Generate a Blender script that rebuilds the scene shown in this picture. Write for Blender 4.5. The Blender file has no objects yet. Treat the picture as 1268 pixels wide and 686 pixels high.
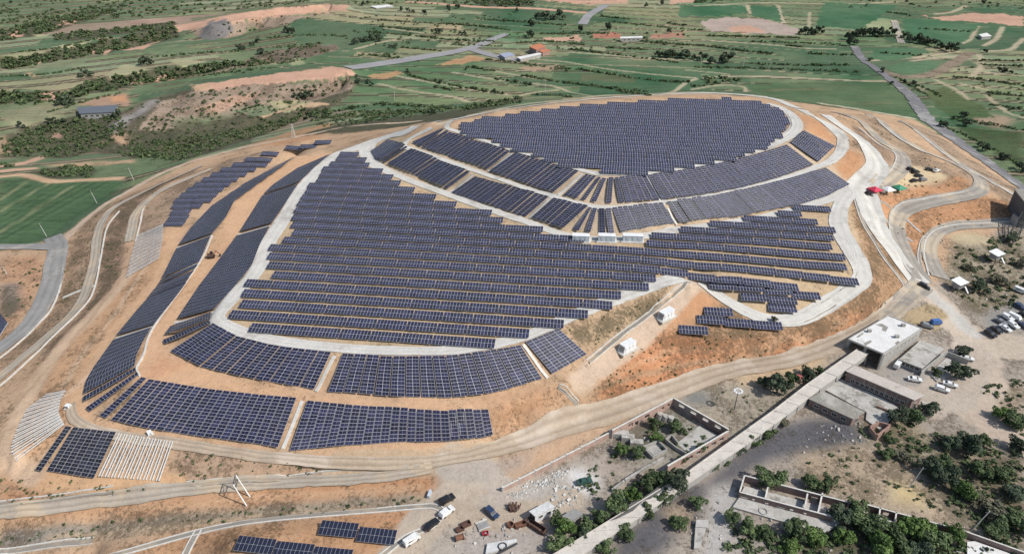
import bpy, bmesh, math, random
import numpy as np
from mathutils import Vector
R = math.radians
C = bpy.context.scene.collection
sc = bpy.context.scene
random.seed(7); rng = np.random.default_rng(7)

# ------------------------------------------------------------------ camera, sky, sun, exposure
F_PX, PITCH, CAM_H = 850.0, 32.0, 160.0
cd = bpy.data.cameras.new('camera'); cam = bpy.data.objects.new('camera', cd); C.objects.link(cam)
cam.location = (0, 0, CAM_H); cam.rotation_euler = (R(90 - PITCH), 0, 0)
cd.sensor_width = 36; cd.lens = 36 * F_PX / 1268; cd.clip_end = 12000; cd.clip_start = 1
sc.camera = cam
SUN_EL, SUN_DIR = 46, Vector((0.93, -0.36, 0)).normalized()
w = bpy.data.worlds.new("World"); sc.world = w; w.use_nodes = True
nt = w.node_tree; bgn = nt.nodes['Background']; sk = nt.nodes.new('ShaderNodeTexSky'); sk.sky_type = 'NISHITA'
sk.sun_disc = False; sk.sun_elevation = R(SUN_EL); sk.sun_rotation = math.atan2(SUN_DIR.x, SUN_DIR.y)
sk.air_density = 1.3; sk.dust_density = 1.5
nt.links.new(sk.outputs[0], bgn.inputs[0]); bgn.inputs[1].default_value = 0.105
sl = bpy.data.lights.new('sun', 'SUN'); so = bpy.data.objects.new('sun', sl); C.objects.link(so)
sl.energy = 3.95; sl.angle = R(0.5); sl.color = (1, .955, .88)
sv = Vector((SUN_DIR.x * math.cos(R(SUN_EL)), SUN_DIR.y * math.cos(R(SUN_EL)), math.sin(R(SUN_EL))))
so.rotation_euler = sv.to_track_quat('Z', 'Y').to_euler(); so.location = (200, -100, 300)
vs = sc.view_settings; vs.view_transform = 'Standard'; vs.look = 'None'; vs.gamma = 1; vs.use_curve_mapping = False
vs.exposure = 0.24

# ------------------------------------------------------------------ projection between the survey grid of the photo and the ground
ST, CT = math.sin(R(PITCH)), math.cos(R(PITCH))
def rays(px, py):
    px = np.asarray(px, float); py = np.asarray(py, float)
    a = (px - 634) / F_PX; b = (343 - py) / F_PX
    return np.stack([a, CT + b * ST, -ST + b * CT], -1)
def flat(px, py, z):
    d = rays(px, py); t = (np.asarray(z, float) - CAM_H) / d[..., 2]
    return np.stack([d[..., 0] * t, d[..., 1] * t, np.broadcast_to(z, t.shape)], -1)
def project(x, y, z):
    dz = z - CAM_H; dep = y * CT - dz * ST; up = y * ST + dz * CT
    dep = np.maximum(dep, 1e-3)
    return 634 + F_PX * x / dep, 343 - F_PX * up / dep

# ------------------------------------------------------------------ terrain relief: contour lines, relaxed in between
X0, X1, Y0, Y1, DX = -800., 800., 80., 1160., 2.5
CONT = [
 # top terrace and its rim
 (36, [(545,162),(548,160),(570,150),(620,138),(680,130),(760,124),(830,120),(880,118),(925,121),(960,128),(985,140),(998,152),(1000,163),(990,172),(975,179),(925,193),(865,206),(800,217),(755,219),(725,216),(680,203),(635,190),(590,176),(566,168),(554,164),(545,162)]),
 (28.3, [(516,182),(522,184.5),(545,193),(603,213),(686,243),(713,249),(760,254),(818,250),(918,235),(1012,204),(1037,183)]),
 ([32,29.5,28.4], [(532,161),(510,171),(498,180)]), (28.2, [(498,180),(506,186),(540,199),(582,214),(640,233),(730,258),(760,259.5),(821,253.5),(921,236.5),(1024,208),(1046,194),(1052,180)]),
 ([25,22,20.3], [(490,174),(476,175),(458,187)]), (20.3, [(458,187),(463,199),(480,206),(500,216),(554,237),(600,254),(651,271),(698,287),(750,293),(800,288),(839,280),(914,271),(993,254),(1053,231),(1062,226)]),
 ([34,29,23.5,21,20], [(535,152),(510,158),(486,166),(468,172),(440,182)]), (20, [(440,182),(410,191),(390,207),(365,234),(352,256),(338,277),(323,300),(312,331),(290,358),(265,386),(263,399),(290,416),(340,428),(412,437),(480,441),(550,441),(600,435),(650,424),(691,407),(720,394),(770,373),(850,348)]),
 ([19,14.5,11.5,10.2,9.8,10.5,14,17,19.5,20,20,20.3], [(850,348),(883,376),(923,399),(955,409),(992,407),(1038,386),(1076,357),(1082,336),(1064,304),(1048,275),(1050,250),(1062,226)]), ([20,20,20], [(856,310),(950,302),(1040,288)]), ([18.6,17.2,17,18.2], [(884,340),(960,343),(1018,342),(1047,328)]), ([16,14,12,11,11,12.2,15.5], [(872,350),(897,366),(930,388),(958,396),(992,393),(1026,374),(1060,347)]),
 (12.5, [(410,192),(369,209),(338,230),(319,256),(299,287),(287,300),(270,325),(248,354),(218,398),(211,437),(245,455),(300,468),(350,479),(406,487),(490,493),(558,495),(612,489),(675,471),(727,441)]), ([12.5,14.5,17.5], [(727,441),(790,400),(848,359)]),
 (12.2, [(400,187),(365,195),(340,214),(311,235),(291,249),(280,270),(262,291),(246,326),(191,403),(175,441),(168,456),(172,466),(215,475),(258,482),(320,489),(381,496),(436,502),(505,506),(560,509),(605,506),(660,491),(705,474)]),
 (5, [(395,180),(340,206),(307,226),(262,256),(237,283),(223,300),(220,307),(198,351),(144,418),(118,454),(106,473),(103,498),(125,520),(179,532),(230,540),(320,552),(359,561),(425,553),(515,550),(611,541),(650,527)]),
 (4.6, [(200,283),(210,312),(190,345),(130,420),(90,480),(85,500),(90,522),(145,536),(215,546),(280,557),(350,571),(420,572)]),
 ([4.6,4.0,3.5,3.2,3,3,3.2,3.5,4,5.2,7.6], [(420,572),(520,570),(580,560),(640,550),(700,530),(760,506),(830,478),(900,450),(980,436),(1050,409),(1125,366)]),
 ([3.2,3,3,3.2,3.5,4,5.2,6.4,8], [(640,559),(700,541),(760,520),(830,494),(900,472),(980,455),(1050,431),(1100,403),(1142,368)]),
 # east ramps
 ([20,18,14,10,8], [(1066,240),(1082,270),(1098,300),(1118,330),(1140,352)]),
 ([20.3,24,29,33,36], [(1070,228),(1084,203),(1068,181),(1040,161),(992,139)]),
 ([20,19,19.5,21,23,25], [(1088,230),(1112,204),(1109,189),(1083,172),(1056,148),(1030,139)]),
 ([15.5,15.5,15,14.5,14,13,12,11,10,9], [(1075,142),(1090,153),(1134,185),(1181,206),(1201,218),(1210,232),(1201,240),(1141,251),(1112,262),(1106,285)]),
 (9, [(1106,285),(1122,325),(1140,348)]),
 ([7,7,5.5,4.5], [(1115,150),(1131,161),(1174,195),(1223,224)]), ([4.5,4], [(1223,224),(1268,248)]),
 (6, [(1150,290),(1148,310),(1155,340)]), (6, [(1150,288),(1175,277),(1268,272)]),
 (3, [(1268,300),(1215,330),(1200,360),(1190,400)]),
 (2, [(1268,360),(1225,400),(1200,440),(1200,500),(1268,545)]),
 (2, [(1060,440),(1130,480),(1180,500)]), (2, [(980,500),(1060,560),(1268,620)]),
 (2, [(640,600),(760,530),(840,495),(900,480),(960,470)]), (2, [(690,686),(860,590),(1000,640),(1268,700)]),
 (3, [(520,640),(560,620),(600,610)]), (2.6, [(480,686),(530,680),(600,690)]), (3, [(285,675),(390,655),(500,660)]),
 ([10,9.5,8.2], [(828,420),(880,421),(990,420)]), ([12.5,12,11], [(846,398),(880,396),(918,402)]),
 (1.9, [(775,560),(835,512),(890,537),(830,572)]), (2, [(650,600),(750,545)]), (2, [(1000,482),(1046,462),(1080,452),(1140,475)]), (2, [(1010,500),(1090,530)]), (2, [(1120,440),(1170,440),(1200,450)]), (2, [(910,600),(1060,645),(1260,700)]),
 # foot of the hill, south-west
 ([-1.5,-1,-0.5,0.5,2,3.6], [(10,575),(45,592),(120,600),(215,600),(400,585),(540,576)]),
 ([-4,-3,-1.5,0.5,2.5], [(0,636),(100,624),(215,606),(400,592),(540,580)]),
 ([-8,-6,-3,0,2.4], [(0,668),(110,655),(220,648),(380,630),(520,626)]), (-9, [(0,700),(120,690)]), (-4,[(120,690),(240,690)]),
 # west roads
 (-5, [(72,300),(66,320),(64,348),(51,382),(25,411),(0,437)]),
 (-4.6, [(88,295),(81,320),(76,352),(64,383),(47,402),(0,443)]),
 (-1.6, [(150,250),(133,262),(121,285),(116,320),(112,345),(106,367),(91,390),(62,417),(25,450),(0,476)]),
 (2, [(205,229),(180,249),(167,262),(162,280),(157,300),(157,331),(140,362),(106,396),(81,420),(62,445),(30,500),(12,540),(12,572)]),
 ([-5,-5,-4.5,-4,-2,2,8,14], [(80,295),(106,272),(133,251),(199,215),(240,199),(320,178),(430,158),(520,150)]),
 ([-1.6,0,4,9], [(150,250),(240,209),(330,184),(420,167)]), ([2,5,12], [(205,229),(300,195),(400,175)]),
 (-6, [(0,330),(20,330),(40,350),(0,420)]),
 # valley
 (-9, [(0,225),(60,224),(110,226),(150,222),(150,230),(100,262),(60,292),(0,300)]),
 (-12, [(0,212),(80,214),(150,210),(215,196)]), (-19, [(20,192),(130,188),(215,186),(300,172),(380,148)]),
 (-10, [(10,160),(60,150),(90,143),(150,141)]), (-11, [(250,152),(330,138),(420,124),(520,128),(545,132)]),
 (-1, [(240,106),(300,97),(350,91),(405,84),(432,88)]), (-2, [(246,112),(300,106),(350,101),(405,96),(436,95)]), (-12, [(215,160),(240,148),(300,134),(360,128),(420,112),(445,104)]), (-11, [(236,102),(300,92),(350,85),(400,79)]),
 (2, [(272,22),(310,15),(350,9),(400,6),(432,7)]), (1, [(262,32),(310,24),(350,19),(400,15),(430,13)]), (-11, [(240,50),(275,50),(310,40),(350,31),(400,21),(432,18)]), (-11, [(260,18),(310,11),(350,5),(400,2)]),
 (-10, [(470,115),(560,128),(640,121)]), (-10, [(640,110),(760,116),(860,112),(1000,115),(1130,140),(1150,148)]),
 (-9, [(1150,150),(1190,178),(1230,205),(1290,245)]), (-10, [(1170,150),(1290,200)]),
 (-10, [(450,60),(700,55),(1000,60),(1268,62)]), (-14, [(0,82),(60,76),(120,66),(200,48)]), (-7, [(0,70),(60,62),(130,48),(200,38)]),
 (-14, [(0,126),(90,115),(180,103),(270,88),(340,77)]), (-6, [(0,112),(80,112),(140,95),(240,80),(330,72)]),
 (-9, [(0,20),(200,20)]), (-8,[(0,45),(80,40),(200,26)]),
]
def dens(pts, zs, step=1.0):
    P = flat([p[0] for p in pts], [p[1] for p in pts], np.array(zs, float) if not np.isscalar(zs) else np.full(len(pts), float(zs)))
    out = []
    for a, b in zip(P[:-1], P[1:]):
        n = max(2, int(np.linalg.norm(b - a) / step))
        t = np.linspace(0, 1, n)[:, None]; out.append(a + (b - a) * t)
    return np.concatenate(out)
samples = np.concatenate([dens(p, z) for z, p in CONT])
def solve():
    prev = None
    for dx, it in ((20, 600), (10, 300), (5, 250), (2.5, 250)):
        nx = int((X1 - X0) / dx) + 1; ny = int((Y1 - Y0) / dx) + 1
        ix = np.rint((samples[:, 0] - X0) / dx).astype(int); iy = np.rint((samples[:, 1] - Y0) / dx).astype(int)
        ok = (ix >= 0) & (ix < nx) & (iy >= 0) & (iy < ny)
        s = np.zeros((ny, nx)); c = np.zeros((ny, nx))
        np.add.at(s, (iy[ok], ix[ok]), samples[ok, 2]); np.add.at(c, (iy[ok], ix[ok]), 1)
        m = c > 0; v = np.where(m, s / np.maximum(c, 1), 0)
        if prev is None: z = np.full((ny, nx), -8.0)
        else:
            pz = prev; yy = np.linspace(0, pz.shape[0] - 1, ny); xx = np.linspace(0, pz.shape[1] - 1, nx)
            y0 = np.minimum(yy.astype(int), pz.shape[0] - 2); x0 = np.minimum(xx.astype(int), pz.shape[1] - 2)
            fy = (yy - y0)[:, None]; fx = (xx - x0)[None]
            z = pz[y0][:, x0] * (1 - fy) * (1 - fx) + pz[y0 + 1][:, x0] * fy * (1 - fx) + pz[y0][:, x0 + 1] * (1 - fy) * fx + pz[y0 + 1][:, x0 + 1] * fy * fx
        edge = np.zeros_like(m); edge[-1] = edge[:, 0] = edge[:, -1] = True
        z[edge] = -10; z[m] = v[m]; fix = m | edge
        for _ in range(it):
            p = np.pad(z, 1, mode='edge')
            n = (p[:-2, 1:-1] + p[2:, 1:-1] + p[1:-1, :-2] + p[1:-1, 2:]) * .25
            z = np.where(fix, z, n)
        prev = z
    return prev
HZ = solve()
def vnoise(x, y, s, seed=0):
    x = np.asarray(x, float) / s; y = np.asarray(y, float) / s
    xi = np.floor(x).astype(int); yi = np.floor(y).astype(int); fx = x - xi; fy = y - yi
    fx = fx * fx * (3 - 2 * fx); fy = fy * fy * (3 - 2 * fy)
    def h(a, b):
        n = (a * 374761393 + b * 668265263 + seed * 974634777) & 0x7fffffff
        n = ((n ^ (n >> 13)) * 1274126177) & 0x7fffffff
        return ((n ^ (n >> 16)) & 0xffff) / 65535.0
    return (h(xi, yi) * (1 - fx) + h(xi + 1, yi) * fx) * (1 - fy) + (h(xi, yi + 1) * (1 - fx) + h(xi + 1, yi + 1) * fx) * fy
def fbm(x, y, s, seed=0, o=4):
    return sum(vnoise(x, y, s / 2 ** k, seed + k * 17) * .5 ** k for k in range(o)) / (2 - .5 ** (o - 1))
def inpoly(px, py, poly):
    r = np.zeros(px.shape, bool); n = len(poly)
    a = np.array(poly, float); lo, hi = a.min(0), a.max(0)
    sel = (px >= lo[0]) & (px <= hi[0]) & (py >= lo[1]) & (py <= hi[1])
    x = px[sel]; y = py[sel]; q = np.zeros(x.shape, bool)
    for i in range(n):
        x1, y1 = a[i]; x2, y2 = a[i - 1]
        if y1 == y2: continue
        q ^= ((y1 > y) != (y2 > y)) & (x < (x2 - x1) * (y - y1) / (y2 - y1) + x1)
    r[sel] = q; return r
# rough relief in the gullies west and the rubble ground
gx = np.arange(HZ.shape[1]) * DX + X0; gy = np.arange(HZ.shape[0]) * DX + Y0
GX, GY = np.meshgrid(gx, gy)
GPX, GPY = project(GX, GY, HZ)
GULLY = [[(0,171),(50,152),(84,144),(141,141),(160,135),(200,118),(240,112),(430,100),(440,108),(420,128),(330,162),(235,197),(130,190),(40,192),(0,194)],
         [(0,76),(69,64),(139,48),(220,33),(220,47),(139,64),(69,76),(0,88)], [(0,114),(84,117),(111,100),(201,85),(335,74),(268,89),(168,107),(50,129),(0,131)],
         [(245,35),(310,25),(420,17),(340,33),(262,50)]]
rough = np.zeros(HZ.shape)
for g in GULLY: rough[inpoly(GPX, GPY, g)] = 1
for _ in range(3):
    p = np.pad(rough, 1, mode='edge'); rough = (p[:-2, 1:-1] + p[2:, 1:-1] + p[1:-1, :-2] + p[1:-1, 2:] + rough) / 5
HZ = HZ + rough * (fbm(GX, GY, 26, 3) - .5) * 11
HZ += (fbm(GX, GY, 130, 9) - .5) * 3 * np.clip((GY - 520) / 120, 0, 1) 
def Z(x, y):
    x = np.asarray(x, float); y = np.asarray(y, float)
    u = np.clip((x - X0) / DX, 0, HZ.shape[1] - 1.001); v = np.clip((y - Y0) / DX, 0, HZ.shape[0] - 1.001)
    i = u.astype(int); j = v.astype(int); fu = u - i; fv = v - j
    return HZ[j, i] * (1 - fu) * (1 - fv) + HZ[j, i + 1] * fu * (1 - fv) + HZ[j + 1, i] * (1 - fu) * fv + HZ[j + 1, i + 1] * fu * fv
def ground(px, py):
    """where the line of sight through a surveyed point meets the relief"""
    d = rays(px, py); shp = d.shape[:-1]; d = d.reshape(-1, 3)
    t0 = np.full(len(d), 50.0); done = np.zeros(len(d), bool); res = np.full(len(d), 3000.)
    t = t0.copy()
    for _ in range(900):
        p = d * t[:, None]; below = (CAM_H + p[:, 2]) <= Z(p[:, 0], p[:, 1])
        new = below & ~done; res[new] = t[new]; done |= below
        if done.all(): break
        t = t + 1.6
    lo = res - 1.6; hi = res
    for _ in range(12):
        m = (lo + hi) / 2; p = d * m[:, None]; b = (CAM_H + p[:, 2]) <= Z(p[:, 0], p[:, 1])
        hi = np.where(b, m, hi); lo = np.where(b, lo, m)
    p = d * hi[:, None]; p[:, 2] = Z(p[:, 0], p[:, 1])
    return p.reshape(shp + (3,))
def gpt(px, py): return Vector(ground(np.array([px]), np.array([py]))[0])
def gline(pts): return ground(np.array([p[0] for p in pts]), np.array([p[1] for p in pts]))
def fpt(px, py, z): return Vector(flat(px, py, z))
def smooth(P, step=2.0):
    """Catmull-Rom through world points, resampled"""
    P = np.asarray(P, float)
    if len(P) < 3: Q = P
    else:
        E = np.concatenate([[2 * P[0] - P[1]], P, [2 * P[-1] - P[-2]]]); Q = []
        for i in range(1, len(E) - 2):
            a, b, c, d = E[i - 1:i + 3]
            for t in np.linspace(0, 1, 12, endpoint=False):
                Q.append(.5 * (2 * b + (c - a) * t + (2 * a - 5 * b + 4 * c - d) * t * t + (3 * b - a - 3 * c + d) * t ** 3))
        Q.append(P[-1]); Q = np.array(Q)
    L = np.concatenate([[0], np.cumsum(np.linalg.norm(np.diff(Q[:, :2], axis=0), axis=1))])
    n = max(2, int(L[-1] / step) + 1); s = np.linspace(0, L[-1], n)
    return np.stack([np.interp(s, L, Q[:, k]) for k in range(Q.shape[1])], -1)

# ------------------------------------------------------------------ materials
MATS = {}
def new_mat(name):
    m = bpy.data.materials.new(name); m.use_nodes = True; MATS[name] = m
    return m, m.node_tree.nodes, m.node_tree.links, m.node_tree.nodes['Principled BSDF']
def noise_node(N, L, scale, detail=4, rough=.6, coord=None):
    n = N.new('ShaderNodeTexNoise'); n.inputs['Scale'].default_value = scale; n.inputs['Detail'].default_value = detail; n.inputs['Roughness'].default_value = rough
    if coord is not None: L.new(coord, n.inputs['Vector'])
    return n
def ramp(N, L, src, stops):
    r = N.new('ShaderNodeValToRGB'); e = r.color_ramp.elements
    while len(e) < len(stops): e.new(.5)
    for k, (p, c) in zip(e, stops): k.position = p; k.color = (*c, 1) if len(c) == 3 else c
    L.new(src, r.inputs[0]); return r
def mixc(N, L, f, a, b, mode='MIX'):
    m = N.new('ShaderNodeMix'); m.data_type = 'RGBA'; m.blend_type = mode
    for s, v in ((0, f), (6, a), (7, b)):
        if isinstance(v, bpy.types.NodeSocket): L.new(v, m.inputs[s])
        elif isinstance(v, (int, float)): m.inputs[s].default_value = v
        else: m.inputs[s].default_value = (*v, 1)
    return m.outputs[2]
def mathn(N, L, op, a, b=0.5, c=None, clamp=False):
    m = N.new('ShaderNodeMath'); m.operation = op; m.use_clamp = clamp
    for i, v in enumerate((a, b) if c is None else (a, b, c)):
        if isinstance(v, bpy.types.NodeSocket): L.new(v, m.inputs[i])
        else: m.inputs[i].default_value = v
    return m.outputs[0]
def worn(name, col, dark=None, rough=.85, s1=.25, s2=2.0, amt=.55, stain=None, stain_s=.12, stain_t=.62):
    """weathered surface: two scales of mottling and optional stains of another colour (world metres)"""
    m, N, L, B = new_mat(name); g = N.new('ShaderNodeNewGeometry').outputs['Position']
    dark = dark or tuple(c * .62 for c in col)
    a = noise_node(N, L, s1, 5, .65, g); b = noise_node(N, L, s2, 3, .6, g)
    f = mathn(N, L, 'MULTIPLY_ADD', b.outputs[0], .5, mathn(N, L, 'MULTIPLY', a.outputs[0], .6))
    r = ramp(N, L, f, [(.36, dark), (.36 + amt * .5, col), (.8, tuple(min(1, c * 1.18) for c in col))]); out = r.outputs[0]
    if stain:
        n = noise_node(N, L, stain_s, 6, .7, g); k = ramp(N, L, n.outputs[0], [(stain_t - .05, (0, 0, 0)), (stain_t + .05, (1, 1, 1))])
        out = mixc(N, L, k.outputs[0], out, stain)
    L.new(out, B.inputs['Base Color']); B.inputs['Roughness'].default_value = rough
    if 'Specular IOR Level' in B.inputs: B.inputs['Specular IOR Level'].default_value = .25
    bp = N.new('ShaderNodeBump'); bp.inputs['Strength'].default_value = .25; bp.inputs['Distance'].default_value = .1
    L.new(b.outputs[0], bp.inputs['Height']); L.new(bp.outputs[0], B.inputs['Normal'])
    return m
def plain(name, col, rough=.6, metal=0, spec=.4):
    m, N, L, B = new_mat(name); g = N.new('ShaderNodeTexCoord').outputs['Object']; n = noise_node(N, L, 1.3, 4, .6, g)
    r = ramp(N, L, n.outputs[0], [(.3, tuple(c * .8 for c in col)), (.7, tuple(min(1, c * 1.12) for c in col))])
    L.new(r.outputs[0], B.inputs['Base Color']); B.inputs['Roughness'].default_value = rough; B.inputs['Metallic'].default_value = metal
    B.inputs['Specular IOR Level'].default_value = spec
    return m
def ground_mat():
    m, N, L, B = new_mat('ground_soil'); g = N.new('ShaderNodeNewGeometry').outputs['Position']
    at = N.new('ShaderNodeAttribute'); at.attribute_name = 'albedo'; vg = N.new('ShaderNodeAttribute'); vg.attribute_name = 'scrub'
    cp = N.new('ShaderNodeAttribute'); cp.attribute_name = 'crop'
    n1 = noise_node(N, L, .045, 6, .68, g); n2 = noise_node(N, L, .5, 6, .72, g); n3 = noise_node(N, L, .22, 8, .75, g)
    v = mathn(N, L, 'ADD', mathn(N, L, 'MULTIPLY', n1.outputs[0], .75), mathn(N, L, 'MULTIPLY', n2.outputs[0], .75))
    k = ramp(N, L, v, [(.48, (.54, .51, .49)), (.62, (.86, .84, .82)), (.78, (1, 1, 1)), (.95, (1.1, 1.09, 1.07))])
    col = mixc(N, L, 1.0, at.outputs['Color'], k.outputs[0], 'MULTIPLY')
    br = ramp(N, L, n3.outputs[0], [(.55, (0, 0, 0)), (.68, (1, 1, 1))])
    nc = mathn(N, L, 'SUBTRACT', 1.0, cp.outputs['Fac'])
    col = mixc(N, L, mathn(N, L, 'MULTIPLY', mathn(N, L, 'MULTIPLY', br.outputs[0], .3), nc), col, mixc(N, L, .5, col, (.5, .42, .34)))
    n7 = noise_node(N, L, 1.7, 8, .8, g); pk = ramp(N, L, n7.outputs[0], [(.36, (.52, .49, .47)), (.45, (1, 1, 1)), (.62, (1, 1, 1)), (.72, (1.22, 1.2, 1.18))])
    col = mixc(N, L, mathn(N, L, 'MULTIPLY', nc, .85), col, mixc(N, L, 1.0, col, pk.outputs[0], 'MULTIPLY'))
    # low scrub and dry tufts where it grows
    n4 = noise_node(N, L, .8, 6, .75, g); n5 = noise_node(N, L, .08, 4, .6, g)
    t = mathn(N, L, 'ADD', mathn(N, L, 'MULTIPLY', n4.outputs[0], .7), mathn(N, L, 'MULTIPLY', n5.outputs[0], .5))
    t = mathn(N, L, 'ADD', t, mathn(N, L, 'MULTIPLY_ADD', vg.outputs['Fac'], .32, -.205))
    s = ramp(N, L, t, [(.52, (0, 0, 0)), (.62, (1, 1, 1))])
    sc_ = ramp(N, L, n2.outputs[0], [(.3, (.04, .047, .03)), (.55, (.082, .08, .05)), (.72, (.16, .135, .09))])
    lush = ramp(N, L, vg.outputs['Fac'], [(.45, (0, 0, 0)), (.8, (1, 1, 1))])
    dry = mixc(N, L, .62, col, (.085, .062, .038))
    col = mixc(N, L, s.outputs[0], col, mixc(N, L, lush.outputs[0], dry, sc_.outputs[0]))
    # plough lines and uneven growth on the fields
    mp = N.new('ShaderNodeMapping'); mp.inputs['Rotation'].default_value = (0, 0, R(8)); mp.inputs['Scale'].default_value = (.012, .22, 1); L.new(g, mp.inputs[0])
    n6 = noise_node(N, L, 2.2, 8, .78, mp.outputs[0])
    cr = ramp(N, L, n6.outputs[0], [(.32, (.55, .60, .56)), (.52, (1, 1, 1)), (.72, (1.3, 1.22, 1.05))])
    col = mixc(N, L, cp.outputs['Fac'], col, mixc(N, L, 1.0, col, cr.outputs[0], 'MULTIPLY'))
    L.new(col, B.inputs['Base Color']); B.inputs['Roughness'].default_value = .95; B.inputs['Specular IOR Level'].default_value = .1
    bp = N.new('ShaderNodeBump'); bp.inputs['Strength'].default_value = .6; bp.inputs['Distance'].default_value = .5
    L.new(mathn(N, L, 'ADD', n2.outputs[0], mathn(N, L, 'MULTIPLY', s.outputs[0], .6)), bp.inputs['Height']); L.new(bp.outputs[0], B.inputs['Normal'])
    return m

# ------------------------------------------------------------------ the ground: one sheet to the horizon, its soils painted from the survey
xs = np.concatenate([[-9000, -5000, -2500, -1400, -1000], np.arange(X0, -260, 2.5), np.arange(-260, 330, 1.25), np.arange(330, X1 + 1, 2.5), [1000, 1400, 2500, 5000, 9000]])
ys = np.concatenate([[-6000, -3000, -1000, -300, -50, 40], np.arange(Y0, 480, 1.25), np.arange(480, Y1 + 1, 2.5), [1400, 2000, 3000, 5000, 9000]])
VX, VY = np.meshgrid(xs, ys); VZ = Z(VX, VY)
far = np.clip((np.maximum(np.abs(VX) - X1, np.maximum(VY - Y1, Y0 - VY)) / 300), 0, 1); VZ = VZ * (1 - far) - 10 * far
VZ = VZ + (fbm(VX, VY, 5, 2, 3) - .5) * .25
PX, PY = project(VX, VY, VZ); behind = VY * CT - (VZ - CAM_H) * ST < 5
PX[behind] = -9999
col = np.zeros(VX.shape + (3,)); veg = np.zeros(VX.shape); crop = np.zeros(VX.shape)
SO, SP, SB, DG = (.43, .235, .13), (.44, .30, .195), (.27, .185, .12), (.33, .255, .16)
GRY, CON, COAL, DUST = (.27, .255, .24), (.55, .53, .50), (.10, .098, .105), (.36, .31, .25)
GR, GD, GY_, YE = (.128, .170, .094), (.06, .09, .058), (.18, .205, .125), (.32, .305, .185)
PINK, GUL, ROCK = (.46, .285, .205), (.13, .11, .08), (.28, .215, .165)
# valley fields: strips of land with their own growth
def strips(ang, wd, ln, seed):
    c, s = math.cos(R(ang)), math.sin(R(ang)); wob = (fbm(VX, VY, 170, seed, 3) - .5) * 40
    a = VX * c + VY * s; b = -VX * s + VY * c + wob
    i = np.floor(b / wd).astype(int); j = np.floor((a + (i * 7919 % 97)) / ln).astype(int)
    h = lambda k: (((i * 73856093 ^ j * 19349663 ^ k * 83492791) & 0xffff) / 65535.0)
    return h(1), h(2), np.abs((b / wd) % 1 - .5)
PYb = np.where(behind, 400, PY)
for side, ang, wd, seed in ((0, 20, 24, 5), (1, -9, 23, 6)):
    h1, h2, e = strips(ang, wd, 170, seed)
    base = np.array(GR) * (.68 + .68 * h1)[..., None] * (np.array((1, 1, 1)) + (h2 - .5)[..., None] * np.array((.35, 0, -.1)))
    pale = np.array(GY_) * (.8 + .5 * h2)[..., None]
    base = np.where((h2 > .8)[..., None], pale, base); base = np.where((h1 > .93)[..., None], np.array(YE) * .8, base)
    if side == 0: bank = (e > .31) & (h1 > .25); base = np.where(bank[..., None], np.array((.17, .135, .10)) * (.75 + .5 * h2)[..., None], base)
    if side == 0: base = np.where(((h1 < .12) & (VY > 480))[..., None], np.array((.27, .205, .155)), base)
    bal = np.array((.26, .225, .15)); base = np.where(((e > .445) & (h2 > .2))[..., None], bal, base); base = np.where(((e > .37) & (e <= .445) & (h1 > .3))[..., None], np.array((.045, .06, .04) if side else (.085, .08, .055)), base)
    pw = PX + 420 * (fbm(VX, VY, 200, 21, 3) - .5); sel = (pw < 430) if side == 0 else (pw >= 430)
    col[sel] = base[sel]; veg[sel] = np.where((e > (.31 if side == 0 else .36)) & (e <= .445), .8 * (h1 > .3), .12)[sel]
crop[:] = 1
crop[(VX < -150) & (VY > 400)] = .5
jx = (fbm(VX, VY, 9, 31, 3) - .5); jy = (fbm(VX, VY, 9, 77, 3) - .5)
def zone(poly, c=None, v=None, cr=0, j=5.0, mix=1.0, soft=None):
    s = inpoly(PX + jx * j * 1.6, PY + jy * j, poly)
    ii, jj = np.where(s)
    if len(ii) == 0: return
    n = 0 if VY[ii, jj].mean() > 520 else (3 if soft is None else soft)
    w = (slice(max(0, ii.min() - 6), ii.max() + 7), slice(max(0, jj.min() - 6), jj.max() + 7))
    k = s[w].astype(float)
    for _ in range(n):
        for ax in (0, 1):
            p = np.pad(k, 1, mode='edge'); p = p[:, 1:-1] if ax == 0 else p[1:-1]
            k = (p[:-2] + 2 * p[1:-1] + p[2:]) / 4 if ax == 0 else (p[:, :-2] + 2 * p[:, 1:-1] + p[:, 2:]) / 4
    k = k * mix
    if c is not None: col[w] = col[w] * (1 - k[..., None]) + np.array(c) * k[..., None]
    if v is not None: veg[w] = veg[w] * (1 - k) + v * k
    if cr is not None: crop[w] = crop[w] * (1 - k) + cr * k
def track(pts, wd, c=None, v=None, mix=1.0, j=1.0, cr=0, sm=True):
    P = gline(pts); P = smooth(P, 3.0) if sm else P
    x0, y0 = P[:, :2].min(0) - wd * 2; x1, y1 = P[:, :2].max(0) + wd * 2
    s = np.where((VX > x0) & (VX < x1) & (VY > y0) & (VY < y1)); qx = VX[s] + jx[s] * j * 2; qy = VY[s] + jy[s] * j * 2
    d = np.full(qx.shape, 1e9)
    for a, b in zip(P[:-1, :2], P[1:, :2]):
        ab = b - a; t = np.clip(((qx - a[0]) * ab[0] + (qy - a[1]) * ab[1]) / max(ab @ ab, 1e-6), 0, 1)
        d = np.minimum(d, np.hypot(qx - a[0] - ab[0] * t, qy - a[1] - ab[1] * t))
    k = np.clip((wd / 2 - d) / 1.2 + .5, 0, 1) * mix
    if c is not None: col[s] = col[s] * (1 - k[:, None]) + np.array(c) * k[:, None]
    if v is not None: veg[s] = veg[s] * (1 - k) + v * k
    if cr is not None: crop[s] = crop[s] * (1 - k) + cr * k
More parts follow.
